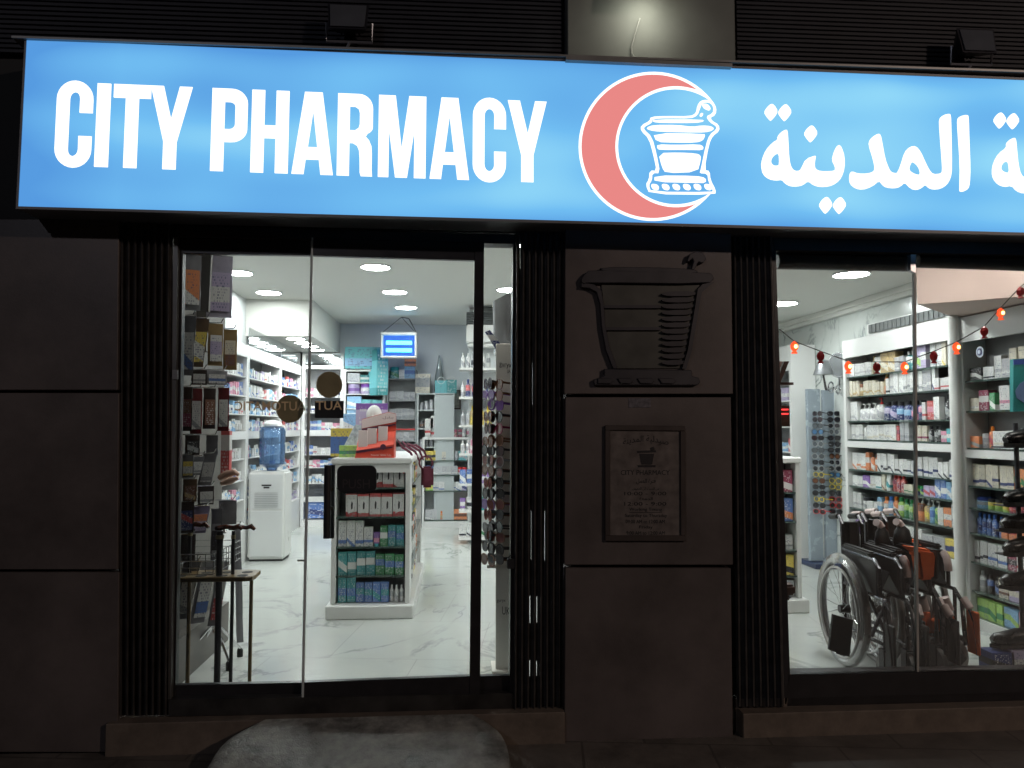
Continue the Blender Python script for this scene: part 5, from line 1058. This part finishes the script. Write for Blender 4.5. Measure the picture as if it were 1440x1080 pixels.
fill(U, 4, [('carton', 'white', 'orange', .07, .15, 3), ('carton', 'orange', 'white', .05, .16, 1), ('bottle', 'orange', 'white', .045, .15, 2, 'brown'), ('carton', 'white', 'black', .045, .155, 5), ('carton', 'white', 'black', .05, .12, 3), ('carton', 'white', 'navy', .038, .11, 3), ('carton', 'white', 'navy', .055, .15, 4), ('carton', 'white', 'black', .05, .12, 2), ('carton', 'white', 'navy', .05, .14, 2)])
fill(U, 5, [('carton', 'white', 'silver', .08, .09, 2), ('carton', 'purple', 'white', .06, .10, 2), ('carton', 'white', 'cream', .09, .11, 1), ('carton', 'white', 'teal', .08, .11, 1), ('carton', 'cream', 'brown', .05, .13, 1), ('tube', 'white', 'teal', .06, .14, 1, 'white'), ('bottle', 'red', 'maroon', .06, .14, 3, 'red'), ('carton', 'cream', 'green', .055, .07, 2), ('jar', 'navy', 'lime', .06, .07, 2, 'green'), ('carton', 'lilac', 'red', .07, .08, 2), ('carton', 'blue', 'white', .06, .14, 2), ('carton', 'sky', 'white', .05, .13, 1), ('carton', 'white', 'silver', .09, .09, 1)])
fill(U, 6, [('carton', 'white', 'silver', .06, .14, 2), ('jar', 'white', 'grey', .08, .11, 1, 'black'), ('carton', 'white', None, .05, .08, 3), ('carton', 'sky', 'white', .06, .13, 1), ('bottle', 'orange', 'white', .06, .14, 1, 'orange'), ('bottle', 'blue', 'sky', .06, .15, 1, 'blue'), ('bottle', 'orange', 'white', .06, .15, 1, 'orange'), ('bottle', 'lime', 'white', .07, .15, 1, 'green'), ('bottle', 'green', 'lime', .06, .15, 2, 'green'), ('pump_bottle', 'orange', 'brown', .06, .18, 2), ('pump_bottle', 'gold', 'yellow', .06, .18, 1), ('pump_bottle', 'sky', 'blue', .05, .17, 1), ('pump_bottle', 'lime', 'green', .055, .17, 1), ('carton', 'white', 'cream', .06, .13, 1), ('carton', 'orange', 'white', .08, .13, 1), ('carton', 'white', 'silver', .09, .16, 1)])
fill(U, 7, [('bottle', 'purple', 'black', .06, .15, 6, 'black'), ('carton', 'white', 'lime', .10, .13, 2), ('carton', 'white', 'orange', .14, .16, 2), ('carton', 'silver', 'white', .11, .13, 2), ('carton', 'yellow', 'navy', .05, .13, 3)])
part('lower_panel', MB().box(0.0, .03, -(U['z0']-FL), U['W'], .20, -.001), m_white, U['t'], local=True)
part('vent_panel', MB().box(0.35, .05, 2.345-U['z0'], U['W']-.06, .06, 2.45-U['z0']), m_white, U['t'], local=True)
gm = MB(); n = 18
for i in range(n): x = .40+(U['W']-.5)*i/n; gm.box(x, .035, 2.365-U['z0'], x+.05, .048, 2.44-U['z0'])
part('vent_grille', gm, M('grille_grey', (.13, .14, .14)), U['t'], local=True)
# white round column between the two cabinets
solo('corner_post', MB().tube([(3.52, atx(1344, 600, 3.52).y, FL), (3.52, atx(1344, 600, 3.52).y, 2.338)], .035, 16), m_whitem, 'white round post between the two right wall cabinets', 'post', smooth=True)
RX2 = 3.60
lv2 = [round(zrow(1360, y, RX2), 3) for y in (535.5, 578, 629.5, 682.5, 713, 748, 788, 828, 864)]
U = rcab('white tall cabinet behind the shoe rack, near right one', atx(1351, 600, RX2).y, .30, RX2, FL, 2.33, lv2, [(zrow(1356, 481, RX2), 2.328-zrow(1356, 481, RX2)), (zrow(1356, 643, RX2), .055)], 'near right cabinet', base=.07)
fill(U, 0, [('carton', 'black', 'white', .05, .09, 2), ('carton', 'white', 'black', .04, .085, 2), ('carton', 'white', 'silver', .055, .15, 1), ('carton', 'silver', 'white', .06, .13, 1), ('carton', 'cream', 'white', .05, .19, 4), ('carton', 'white', 'silver', .07, .16, 4)])
fill(U, 1, [('carton', 'cream', 'white', .07, .09, 1), ('carton', 'maroon', 'white', .07, .14, 1), ('carton', 'green', 'white', .04, .12, 1), ('gap', '', '', .03, .1, 1), ('carton', 'white', 'pink', .07, .16, 1), ('carton', 'white', 'green', .06, .16, 1), ('carton', 'white', 'sky', .07, .14, 5)])
fill(U, 2, [('carton', 'orange', 'grey', .07, .08, 1), ('jar', 'silver', 'grey', .05, .1, 1, 'silver'), ('bottle', 'orange', 'red', .05, .15, 1, 'orange'), ('carton', 'white', 'cream', .10, .12, 2), ('carton', 'white', 'green', .06, .14, 3), ('carton', 'cream', 'pink', .07, .12, 4)])
fill(U, 3, [('carton', 'cream', 'navy', .05, .155, 6), ('carton', 'orange', 'green', .05, .14, 2), ('carton', 'white', 'lime', .08, .12, 5)], )
fill(U, 4, [('jar', 'sky', 'grey', .09, .075, 1, 'navy'), ('jar', 'lime', 'yellow', .05, .075, 3, 'black'), ('jar', 'maroon', 'red', .06, .085, 3, 'maroon'), ('carton', 'green', 'white', .07, .09, 5)])
fill(U, 5, [('bottle', 'blue', 'navy', .045, .14, 5, 'blue'), ('carton', 'orange', 'red', .055, .13, 3), ('carton', 'yellow', 'orange', .07, .09, 3), ('carton', 'orange', 'white', .06, .12, 5)])
fill(U, 6, [('carton', 'white', 'black', .03, .15, 3), ('carton', 'white', 'blue', .065, .15, 2), ('carton', 'maroon', 'black', .06, .12, 1), ('carton', 'white', 'red', .10, .13, 2), ('carton', 'white', 'grey', .08, .13, 3)])
fill(U, 7, [('bottle', 'white', 'grey', .055, .14, 1, 'grey'), ('bottle', 'black', 'blue', .05, .13, 2, 'black'), ('carton', 'cream', 'brown', .07, .13, 1), ('carton', 'lilac', 'cream', .07, .12, 3), ('carton', 'white', 'grey', .08, .12, 4)])
fill(U, 8, [('carton', 'lime', 'green', .045, .135, 4), ('carton', 'sky', 'lime', .05, .13, 2), ('carton', 'pink', 'cream', .07, .13, 2), ('carton', 'red', 'pink', .09, .12, 3)])
stp = atx(1378, 495, RX2-.008)
solo('round_sticker', MB().disc(stp, (1, 0, 0), .038, .003, 20).mat(1).disc(stp+Vector((-.003, 0, 0)), (1, 0, 0), .026, .003, 20).mat(0).disc(stp+Vector((-.006, 0, 0)), (1, 0, 0), .014, .003, 16), [M('sticker_white', (.7, .75, .85), .3), M('sticker_navy', (.04, .05, .15), .3)], 'round white and navy emblem sticker on the near right cabinet', 'sticker')
# further cabinet on the marble wall (x 1107..1166)
U = unit('wall_cabinet', 'white narrow cabinet far behind the tall sunglasses stand', 'cabinet', 3.52, 5.45, -90, 1.35, .27, FL, 2.42, [1.83, 1.55, 1.28, .95, .6], 'narrow rear cabinet', side=.05, rails=[(2.15, .268)], base=.1, group='tall white wall cabinets')
fill(U, 0, [('carton', 'cream', 'white', .05, .13, 7), ('carton', 'sky', 'white', .14, .18, 1), ('carton', 'orange', 'white', .08, .1, 1), ('carton', 'lilac', 'white', .1, .14, 2)])
fill(U, 1, [('jar', 'brown', 'yellow', .07, .13, 3, 'yellow'), ('jar', 'gold', 'green', .07, .14, 4, 'yellow'), ('carton', 'white', 'green', .12, .15, 3)])
for l in (2, 3, 4): rfill(U, l)
solo('switch_box', MB().box(3.76, 4.75, 2.22, 3.80, 4.85, 2.36), m_whitem, 'small white box on the marble wall under the first lantern', 'junction box')
# magnifier lamp and round mirror on the marble wall
sc_ = thing('swing_lamp', 'silver swing arm lamp with cone shade by the tall sunglasses stand', 'lamp', tuple(atx(1176, 545, 3.78)))
pL = atx(1161, 530, 3.5)-Vector(sc_.location)
part('shade', MB().lathe([(.095, 0), (.05, .13), (.045, .135)], tuple(pL-Vector((.02, 0, -.02))), 16), M('lamp_silver', (.35, .36, .38), .3, .8), sc_, local=True, smooth=True)
part('stem', MB().tube([tuple(pL+Vector((-.02, 0, .02))), tuple(pL+Vector((0, 0, -.12))), (0-.1, 0, -.02), (0, 0, 0)], .012, 8).ring(tuple(pL+Vector((.05, .0, -.10))), (1, 0, 0), .05, .008, 16, 6).ring(tuple(pL+Vector((.12, .0, -.12))), (1, 0, 0), .04, .008, 16, 6), m_chrome, sc_, local=True, smooth=True)
mm = thing('round_mirror', 'oval grey round mirror on an arm beside the swing lamp', 'mirror', tuple(atx(1180, 545, 3.70)))
part('glass', MB().disc(atx(1180, 513, 3.70), (.85, .5, 0), .115, .012, 24), M('mirror_grey', (.22, .23, .24), .25, .6), mm)
part('rim', MB().ring(atx(1180, 513, 3.70), (.85, .5, 0), .118, .009, 24, 6), m_chrome, mm, smooth=True)
part('arm', MB().tube([atx(1180, 528, 3.70), atx(1181, 550, 3.72), atx(1184, 556, 3.79)], .009, 6), m_chrome, mm, smooth=True)
# tall rear sunglasses stand
m_bst = M('stand_bluegrey', (.38, .44, .50), .25, .2, var=.05); Yb = 3.75
st2 = thing('sunglasses_stand', 'tall blue grey double sunglasses stand against the marble wall', 'stand', tuple(at(1160, 795, Yb)[:2])+(FL,))
part('base', MB().box(-.17, -.16, 0, .17, .2, .05), M('stand_navy', (.015, .03, .09), .3), st2, local=True, bevel=.006)
part('column', MB().box(-.145, .0, .051, -.01, .05, 1.78), m_bst, st2, local=True, bevel=.004); part('column', MB().box(.01, -.02, .051, .16, .03, 1.77), m_bst, st2, local=True, bevel=.004)
for c, x_, n_ in ((0, -.08, 17), (1, .08, 17)):
    for i in range(n_):
        z = 1.53-i*.061; co = random.choice([('black', 'black')]*6+[('grey', 'grey'), ('black', 'grey'), ('brown', 'black'), ('blue', 'black'), ('black', 'red'), ('grey', 'yellow'), ('grey', 'black'), ('black', 'brown'), ('grey', 'grey'), ('black', 'black')])
        q = Vector(st2.location)+Vector((x_, -.075-.02*c, z))
        sunglasses(tuple(q), -.9+random.uniform(-.35, .35), *co, '%s sunglasses, %s from the top of the rear stand %s column' % (co[0], ORD[i+1], ('left', 'right')[c]), 'sunglasses on the rear stand', 1.0, i % 2)
# second gondola
g2x, g2y = 2.05, 1.93
g2 = thing('gondola', 'white gondola end partly hidden by the right gate', 'gondola', (g2x, g2y, FL)); W2 = .56
part('base', MB().box(-.03, -.05, 0, W2+.035, 1.5, .10), m_whitem, g2, local=True, bevel=.008)
part('front_panel', MB().box(.035, .185, .101, W2-.035, .20, 1.13), m_greyback, g2, local=True); part('core', MB().box(.1, .201, .101, W2-.1, 1.45, 1.12), m_white, g2, local=True)
for x in (0.0, W2-.035): part('side_post', MB().box(x, .0, .101, x+.035, .20, 1.12), m_whitem, g2, local=True, bevel=.004)
part('top_board', MB().box(-.01, -.012, 1.121, W2+.01, 1.46, 1.165), m_whitem, g2, local=True, bevel=.008)
lv3 = [1.05, .83, .61, .42, .26]
for z in lv3[:-1]: part('shelf', MB().box(.036, .002, z-FL-.012, W2-.036, .184, z-FL), m_glassshelf, g2, local=True)
U = dict(o=Vector((g2x, g2y, 0)), R=Matrix.Identity(4), rot=0, W=W2, D=.2, side=.035, short='right window gondola', levels=lv3, z0=FL, n={})
for i, (b, bd, w, h) in enumerate((('maroon', 'white', .14, .17), ('blue', 'orange', .14, .17), ('white', 'grey', .14, .11), ('yellow', 'black', .14, .15), ('silver', 'white', .15, .12))):
    fill(U, i, [('carton', 'white', bd, .13, h, 1), ('carton', 'sky', bd, .13, h, 1), ('carton', b, bd, w, h, 1)], y=.03, x0=.06, jit=.01)
# wooden display tower
wd = thing('wooden_display_stand', 'dark wooden display stand at the left edge of the right window', 'stand', tuple(at(1097, 930, .55)[:2])+(FL,))
m_wood = M('dark_red_wood', (.09, .035, .022), .35, var=.35, scale=12)
wx = .03
part('post', MB().box(-.16, -.02, 0, wx, .16, 1.62), m_wood, wd, local=True, bevel=.004)
part('foot', MB().box(-.2, -.05, .44, wx+.05, .2, .50).box(-.2, -.04, .41, wx+.03, .2, .439), m_wood, wd, local=True, bevel=.012, bseg=2)
part('top_shelf', MB().box(-.16, -.05, 1.64, wx+.06, .2, 1.655), m_wood, wd, local=True)
part('side_bracket', MB().hexa([Vector((wx-.02, -.01, 1.656)), Vector((wx, -.01, 1.656)), Vector((wx+.055, -.01, 1.78)), Vector((wx+.025, -.01, 1.78))], [Vector((wx-.02, .15, 1.656)), Vector((wx, .15, 1.656)), Vector((wx+.055, .15, 1.78)), Vector((wx+.025, .15, 1.78))]), m_wood, wd, local=True)
part('pale_panel', MB().hexa([Vector((-.14, .0, 1.656)), Vector((wx-.025, .0, 1.656)), Vector((wx+.02, .0, 1.78)), Vector((-.14, .0, 1.78))], [Vector((-.14, .02, 1.656)), Vector((wx-.025, .02, 1.656)), Vector((wx+.02, .02, 1.78)), Vector((-.14, .02, 1.78))]), M('pale_rose', (.62, .42, .38), .5), wd, local=True)
part('side_box', MB().box(wx+.001, .02, 1.40, wx+.065, .12, 1.52), m_wood, wd, local=True)
part('indicator', MB().box(wx+.012, .008, 1.495, wx+.052, .019, 1.503).box(wx+.012, .008, 1.47, wx+.052, .019, 1.478), emis('red_led', (1, .05, .05), 2.5), wd, local=True)
# ---------------- wheelchairs
m_tyre = M('grey_tyre', (.33, .32, .31), .55, var=.12); m_wrap = M('plastic_wrap', (.62, .60, .58), .25, var=.1, spec=.8)
m_fab = M('black_nylon', (.010, .010, .013), .5, var=.3, bump=.5, bscale=20); m_org = M('orange_nylon', (.85, .15, .025), .6, var=.12, bump=.4, bscale=25); m_steelg = M('chair_steel', (.13, .13, .14), .25, .9)
m_foam = M('pink_foam_wrap', (.72, .58, .56), .6, var=.08, bump=.4, bscale=60)
def wheelchair(loc, rot, w, label, accent=False, wrapped=False, foam=False, sc=1.0):
    """folded wheelchair, faces local -y"""
    t = thing('wheelchair', label, 'wheelchair', loc, rot, 'folded wheelchairs behind the right display window'); t.scale = (sc, sc, sc)
    h = w/2
    for s in (-1, 1):
        X = s*(h+.035); wh = part('wheel', MB().ring((X, .12, .318), (1, 0, 0),   .30, .018, 40, 8), m_tyre, t, local=True, smooth=True)
        part('rim', MB().ring((X, .12, .318), (1, 0, 0),   .277, .008, 36, 6), m_alum, wh, local=True, smooth=True)
        part('hand_rim', MB().ring((X+s*.035, .12, .30), (1, 0, 0),   .26, .008, 36, 6), m_wrap if wrapped else m_chrome, wh, local=True, smooth=True)
        sp = MB()
        for k in range(20):
            a = k*math.pi/10; sp.tube([(X+(.02 if k % 2 else -.02), .12+.025*math.cos(a+.5),   .318+.025*math.sin(a+.5)), (X, .12+.272*math.cos(a), .318+.272*math.sin(a))], .0014, 4)
        part('spokes', sp, m_chrome, wh, local=True); part('hub', MB().tube([(X-.03, .12, .318), (X+.03, .12, .318)], .024, 12), m_blackmat, wh, local=True, smooth=True)
        if wrapped and s < 0: part('plastic_wrap', MB().ring((X-.012, .12, .318), (1, 0, 0),   .297, .030, 40, 8), glass('wrap_film', (.8, .8, .78), .25, .12, .25, (.7, .69, .68)), wh, local=True, smooth=True)
        x = s*h
        part('side_frame', MB().tube([(x, .33, .835), (x, .24, .85), (x, .20, .81), (x, .20, .12)], .012, 8).tube([(x, .20, .46), (x, -.30, .46), (x, -.36, .40), (x, -.38, .16)], .012, 8).tube([(x, .20, .20), (x, -.30, .22), (x, -.30, .46)], .011, 8).tube([(x, .19, .66), (x, -.20, .66), (x, -.25, .62), (x, -.25, .46)], .012, 8), m_steelg, t, local=True, smooth=True)
        part('push_grip', MB().tube([(x, .25, .85), (x, .36, .835)], .018, 10), m_foam if foam else m_blackmat, t, local=True, smooth=True)
        part('armrest', MB().box(x-.02, -.18, .668, x+.02, .17, .70), m_fab, t, local=True, bevel=.01, bseg=2)
        part('side_guard', MB().box(x-.005, -.22, .47, x+.005, .18, .65), m_blackmat, t, local=True)
        cs = part('caster', MB().tube([(x-.014, -.30, .09), (x+.014, -.30, .09)], .085, 20), m_tyre, t, local=True, smooth=True)
        part('fork', MB().box(x-.024, -.325, .07, x-.018, -.27, .19).box(x+.018, -.325, .07, x+.024, -.27, .19).box(x-.024, -.325, .19, x+.024, -.27, .20).tube([(x, -.30, .2), (x, -.30, .27)], .012, 8), m_blackmat, cs, local=True)
        part('footrest', MB().tube([(x+s*.02, -.36, .42), (x+s*.03, -.42, .30), (x+s*.03, -.44, .12)], .011, 8), m_steelg, t, local=True, smooth=True)
        part('footplate', MB().box(x+s*.02, -.46, .12, x+s*.035, -.36, .36), (m_org if accent and s > 0 else m_blackmat), t, local=True, bevel=.006)
        if foam: part('foam_sleeve', MB().tube([(x, -.21, .655), (x, -.24, .63), (x, -.252, .585), (x, -.252, .555)], .021, 10), m_foam, t, local=True, smooth=True); part('foam_sleeve', MB().tube([(x+s*.01, -.36, .42), (x+s*.02, -.40, .37)], .022, 10), m_foam, t, local=True, smooth=True)
    # folded seat and backrest sag between the sides
    a = [(-h, .2), (-h*.4, .2-.05), (h*.4, .2-.05), (h, .2)]
    part('backrest', MB().hexa([Vector((x, y+.02, .50)) for x, y in a], [Vector((x, y+.035, .82)) for x, y in a]), m_fab, t, local=True)
    part('seat', MB().hexa([Vector((-h, -.24, .47)), Vector((0, -.24, .60)), Vector((h, -.24, .47)), Vector((0, -.24, .585))], [Vector((-h, .17, .47)), Vector((0, .17, .60)), Vector((h, .17, .47)), Vector((0, .17, .585))]), m_fab, t, local=True)
    part('cross_brace', MB().tube([(-h, -.12, .2), (h, -.12, .46)], .011, 8).tube([(h, -.09, .2), (-h, -.09, .46)], .011, 8), m_steelg, t, local=True, smooth=True)
    if accent:
        part('orange_cushion', MB().box(-h*.2, -.05, .52, h*.95, .13, .70), m_org, t, local=True, bevel=.025, bseg=2)
    return t
wheelchair((2.385, .56, FL), -.06, .12, 'leftmost folded wheelchair with plastic wrapped wheel', wrapped=True)
wheelchair((2.60, .66, FL), -.03, .13, 'middle folded wheelchair with pale foam wrapped grips', foam=True)
wheelchair((2.80, .82, FL), .04, .13, 'rightmost folded wheelchair with bright orange upholstery', accent=True, foam=True)
solo('footplate', MB().slab([(1172, 864), (1200, 872), (1195, 924), (1166, 914)], .40, .02).slab([(1176, 917), (1190, 921), (1189, 923), (1175, 919)], .398, .0019), [M('footplate_black', (.025, .027, .028), .4)], 'black ribbed footplate hanging before the leftmost wheelchair wheel', 'footplate', bevel=.003)
def wbag(px, py, Y, w, h, label, mat):
    p = at(px, py, Y); t = thing('cover_bag', label, 'bag', tuple(p), .2, 'black covers over the wheelchair grips')
    part('cover', MB().lathe([(w*.35, 0), (w*.5, h*.1), (w*.52, h*.4), (w*.42, h*.8), (w*.18, h)], seg=12, sy=.6), mat, t, local=True, smooth=True)
    part('grip', MB().tube([(0, 0, h*.97), (-.01, .01, h*1.15), (-.04, .0, h*1.22)], .022, 10), m_foam, t, local=True, smooth=True)
wbag(1241, 773, .72, .10, .135, 'black fabric cover over the left foam grip', m_fab)
wbag(1269, 769, .74, .12, .125, 'black fabric cover over the right foam grip', m_fab)
ob = thing('folded_cushion', 'bright orange folded wheelchair upholstery hanging at right', 'cushion', tuple(at(1306, 815, .62)))
part('cushion', MB().slab([(1274, 768), (1313, 774), (1317, 784), (1315, 815), (1296, 817), (1291, 780)], .34, .08), m_org, ob, bevel=.014, bseg=2)
part('edge_strap', MB().slab([(1317.5, 776), (1321, 778), (1320, 812), (1317, 815)], .345, .06), m_fab, ob)
lb_ = thing('leg_rest', 'orange and black padded leg rest leaning before the wheelchairs', 'leg rest', tuple(at(1335, 940, .42)))
part('orange_pad', MB().slab([(1314, 873), (1342, 864), (1347, 886), (1318, 890)], .42, .05), m_org, lb_, bevel=.008)
part('black_pad', MB().slab([(1318, 890.5), (1346, 886.5), (1349, 912), (1362, 927), (1350, 940), (1322, 938), (1310, 930)], .425, .04), m_fab, lb_, bevel=.008)
part('tube', MB().tube([at(1330, 842, .46), at(1335, 862, .46), at(1336, 900, .48)], .011, 8).tube([at(1352, 938, .44), at(1350, 948, .44)], .01, 8), m_steelg, lb_, smooth=True)
part('foam_sleeve', MB().tube([at(1329, 840, .44), at(1336, 858, .44)], .022, 10), m_foam, lb_, smooth=True)
lb2 = thing('leg_rest', 'small orange leg rest strap left of the black padded one', 'leg rest', tuple(at(1305, 895, .45)))
part('orange_pad', MB().slab([(1301, 862), (1309, 860), (1313, 877), (1322, 873), (1320, 890), (1302, 892), (1297, 880)], .46, .03), m_org, lb2, bevel=.006)
part('foam_sleeve', MB().tube([at(1296, 840, .45), at(1302, 858, .45)], .024, 10), m_foam, lb2, smooth=True)
# ---------------- lantern string
LN = [(1117, 488, 1), (1154, 502, 0), (1193, 516, 1), (1233, 517, 0), (1272, 517, 1), (1313, 502, 0), (1345, 489, 1), (1384, 467, 0), (1407, 441, 1), (1435, 411, 0), (1462, 392, 1)]
YL = .22
sl_ = thing('lantern_lights', 'string of red lantern fairy lights across the right window', 'string lights', tuple(at(1270, 520, YL)))
pts = [at(1096, 463, YL)]+[at(x, y-8, YL) for x, y, l in LN]
part('cord', MB().tube(pts, .0028, 5), M('dark_cord', (.05, .04, .04), .6), sl_, smooth=True)
m_lr = M('lantern_red', (.55, .02, .03), .3, var=.1); m_ll = emis('lantern_glow', (1, .10, .03), 1.6); m_lc = emis('lantern_core', (1, .55, .15), 9)
for x, y, lit in LN:
    p = at(x, y, YL); ln = thing('lantern', None, 'x', (0, 0, 0)) if False else None
    mb = MB().lathe([(.010, -.036), (.019, -.034), (.009, -.022), (.020, -.010), (.023, .008), (.016, .022), (.004, .032)], p, 6)
    ln = part('lantern', mb, m_ll if lit else m_lr, sl_, label='glowing lantern' if lit else 'unlit red lantern')
    if lit: part('bulb', MB().ball((p.x, p.y-.016, p.z+.002), .011, 8, 6), m_lc, ln)
# ---------------- shoe rack
sr = thing('shoe_rack', 'dark metal shoe rack at the right edge of the display window', 'rack', tuple(at(1440, 930, .5)[:2])+(FL,))
part('pole', MB().tube([(0, 0, .0), (0, 0, 1.42)], .014, 10), M('pole_dark', (.10, .10, .11), .35, .5), sr, local=True, smooth=True)
part('foot', MB().box(-.15, -.1, 0, .2, .15, .02), M('pole_dark', (.10, .10, .11)), sr, local=True)
m_shoe = M('black_leather', (.016, .016, .018), .28, var=.2)
def shoe(loc, rot, label):
    t = thing('shoe', label, 'shoe', loc, rot, 'black shoes on the rack')
    part('upper', MB().tube([(-.125, 0, .035), (-.10, 0, .045), (-.04, 0, .052), (.02, 0, .066), (.08, 0, .075), (.115, 0, .06)], [.022, .036, .042, .044, .042, .026], 12), m_shoe, t, local=True, smooth=True)
    part('sole', MB().hexa([Vector((x, y, 0)) for x, y in ((-.14, 0), (-.10, -.04), (0, -.035), (.12, -.035), (.13, .035), (0, .035), (-.10, .04))], [Vector((x, y, .02)) for x, y in ((-.14, 0), (-.10, -.04), (0, -.035), (.12, -.035), (.13, .035), (0, .035), (-.10, .04))]), M('sole', (.03, .03, .03), .7), t, local=True)
for i, y in enumerate((628, 668, 711, 748, 781, 829)):
    z = at(1425, y, .45).z; 
    if i == 1: continue
    part('shoe_shelf', MB().box(-.11, -.06, z-FL-.008, .16, .06, z-FL), M('pole_dark', (.10, .10, .11)), sr, local=True)
    shoe((at(1442, y, .45).x, .46, z+.0005), .12*(-1)**i, 'black shoe, %s from the top of the shoe rack' % ORD[i+1-(i > 0)])
place('carton', 'navy', 'black', .13, .12, .12, at(1410, 943, .42)[:2] and (at(1412, 943, .42).x, .42, FL+.0), 0, 'navy shoe box on the floor below the shoe rack', 'shoe boxes'); place('carton', 'lilac', 'white', .13, .12, .13, (at(1436, 943, .42).x+.012, .42, FL), 0, 'lilac shoe box on the floor at the right window edge', 'shoe boxes')
shoe((at(1430, 910, .45).x, .47, FL+.135), -.1, 'black shoe lying on top of the lilac shoe box')
pst = thing('display_poster', 'turquoise boxed poster with blue foot picture at the right edge', 'poster', tuple(at(1452, 580, .62)))
part('board', MB().slab([(1425, 505), (1500, 500), (1500, 576), (1425, 579)], .62, .03), M('poster_teal', (.02, .33, .33), .35, var=.15), pst)
part('header', MB().slab([(1425.5, 506), (1500, 501), (1500, 509), (1425.5, 513)], .616, .0035), M('poster_blue', (.04, .1, .45), .35), pst)
part('picture', MB().slab([(1428, 550), (1434, 540), (1446, 532), (1490, 530), (1490, 566), (1440, 566), (1430, 560)], .616, .0035), M('poster_picture', (.2, .33, .62), .4, var=.2), pst)
# ---------------- past 300 cartons: the ones that show smallest become one object
def cull(prefix, keep, newname, label):
    bpy.context.view_layer.update(); dg = bpy.context.evaluated_depsgraph_get()
    obs = [o for o in SC.objects if o.name.split('.')[0] == prefix]
    def proj(p):
        v = p-CP; d = v.dot(fw); return (720+F*v.dot(rt)/d, 540-F*v.dot(up)/d, d)
    def seen(p, o):
        org = CP.copy(); d = (p-CP).normalized()
        for _ in range(10):
            hit, loc, nn, idx, ob, mt = SC.ray_cast(dg, org, d)
            if not hit: return True
            if ob.original == o or (loc-CP).length > (p-CP).length-.004: return True
            m = ob.data.materials[0] if ob.data.materials else None
            if m and any(k in m.name for k in ('glass', 'blue_bottle', 'wrap_film')) and 'edge' not in m.name: org = loc+d*.002; continue
            return False
        return False
    sc_ = []
    for o in obs:
        ps = [o.matrix_world @ Vector(c) for c in o.bound_box]; c = sum(ps, Vector())/8; pp = [proj(p) for p in ps]
        xs = [p[0] for p in pp]; ys = [p[1] for p in pp]; A = (max(xs)-min(xs))*(max(ys)-min(ys))
        inf = max(xs) > 0 and min(xs) < 1440
        q = [c]+[c.lerp(p, .8) for p in (ps[1], ps[2], ps[4], ps[7])]
        n = sum(seen(p, o) for p in q) if inf else 0
        sc_.append((A*n, o))
    sc_.sort(key=lambda t: -t[0]); rest = [o for a, o in sc_[keep:]]
    if not rest: return
    V = []; Fc = []; mi = []; G = []; Rn = []; mats = []; 
    for o in rest:
        me = o.data; k = len(V); rr = random.random(); mm = [mats.index(m) if m in mats else (mats.append(m) or len(mats)-1) for m in me.materials]
        V += [o.matrix_world @ v.co for v in me.vertices]; G += [c for d_ in me.attributes['gen'].data for c in d_.vector]; Rn += [rr]*len(me.vertices)
        for p in me.polygons: Fc.append([i+k for i in p.vertices]); mi.append(mm[p.material_index])
    me = bpy.data.meshes.new(newname); me.from_pydata(V, [], Fc)
    for m in mats: me.materials.append(m)
    me.polygons.foreach_set('material_index', mi)
    me.attributes.new('gen', 'FLOAT_VECTOR', 'POINT').data.foreach_set('vector', G); me.attributes.new('rnd', 'FLOAT', 'POINT').data.foreach_set('value', Rn)
    ob = bpy.data.objects.new(newname, me); COL.objects.link(ob); ob['kind'] = 'stuff'; ob['label'] = label
    for o in rest: bpy.data.objects.remove(o)
cull('product_carton', 285, 'small_cartons', 'mass of small medicine cartons on the rear and lower shelves')
# ================================================================== LIGHT
w = bpy.data.worlds.new('World'); SC.world = w; w.use_nodes = True; nt = w.node_tree; bg = nt.nodes['Background']
sky = nt.nodes.new('ShaderNodeTexSky'); sky.sky_type = 'NISHITA'; sky.sun_disc = False; sky.sun_elevation = math.radians(-4); sky.sun_rotation = math.radians(200)
nt.links.new(sky.outputs[0], bg.inputs[0]); bg.inputs[1].default_value = .06
def street(x, y, z, col, e, size, name):
    l = bpy.data.lights.new(name, 'AREA'); l.shape = 'DISK'; l.size = size; l.energy = e; l.color = col
    o = bpy.data.objects.new(name, l); COL.objects.link(o); o.location = (x, y, z); o.rotation_euler = (Vector((1.2, 0, .6))-Vector((x, y, z))).to_track_quat('-Z', 'Y').to_euler()
street(7.5, -8, 5.5, (1, .78, .66), 185, .35, 'street_lamp_light')
street(-4.5, -9, 6.0, (.84, .86, 1.0), 48, .35, 'far_street_light')
SC.view_settings.view_transform = 'Standard'; SC.view_settings.look = 'None'; SC.view_settings.exposure = 0; SC.view_settings.gamma = 1
SC.cycles.max_bounces = 8; SC.cycles.transparent_max_bounces = 12; SC.cycles.sample_clamp_indirect = 4; SC.cycles.use_denoising = True; SC.cycles.caustics_reflective = False; SC.cycles.caustics_refractive = False
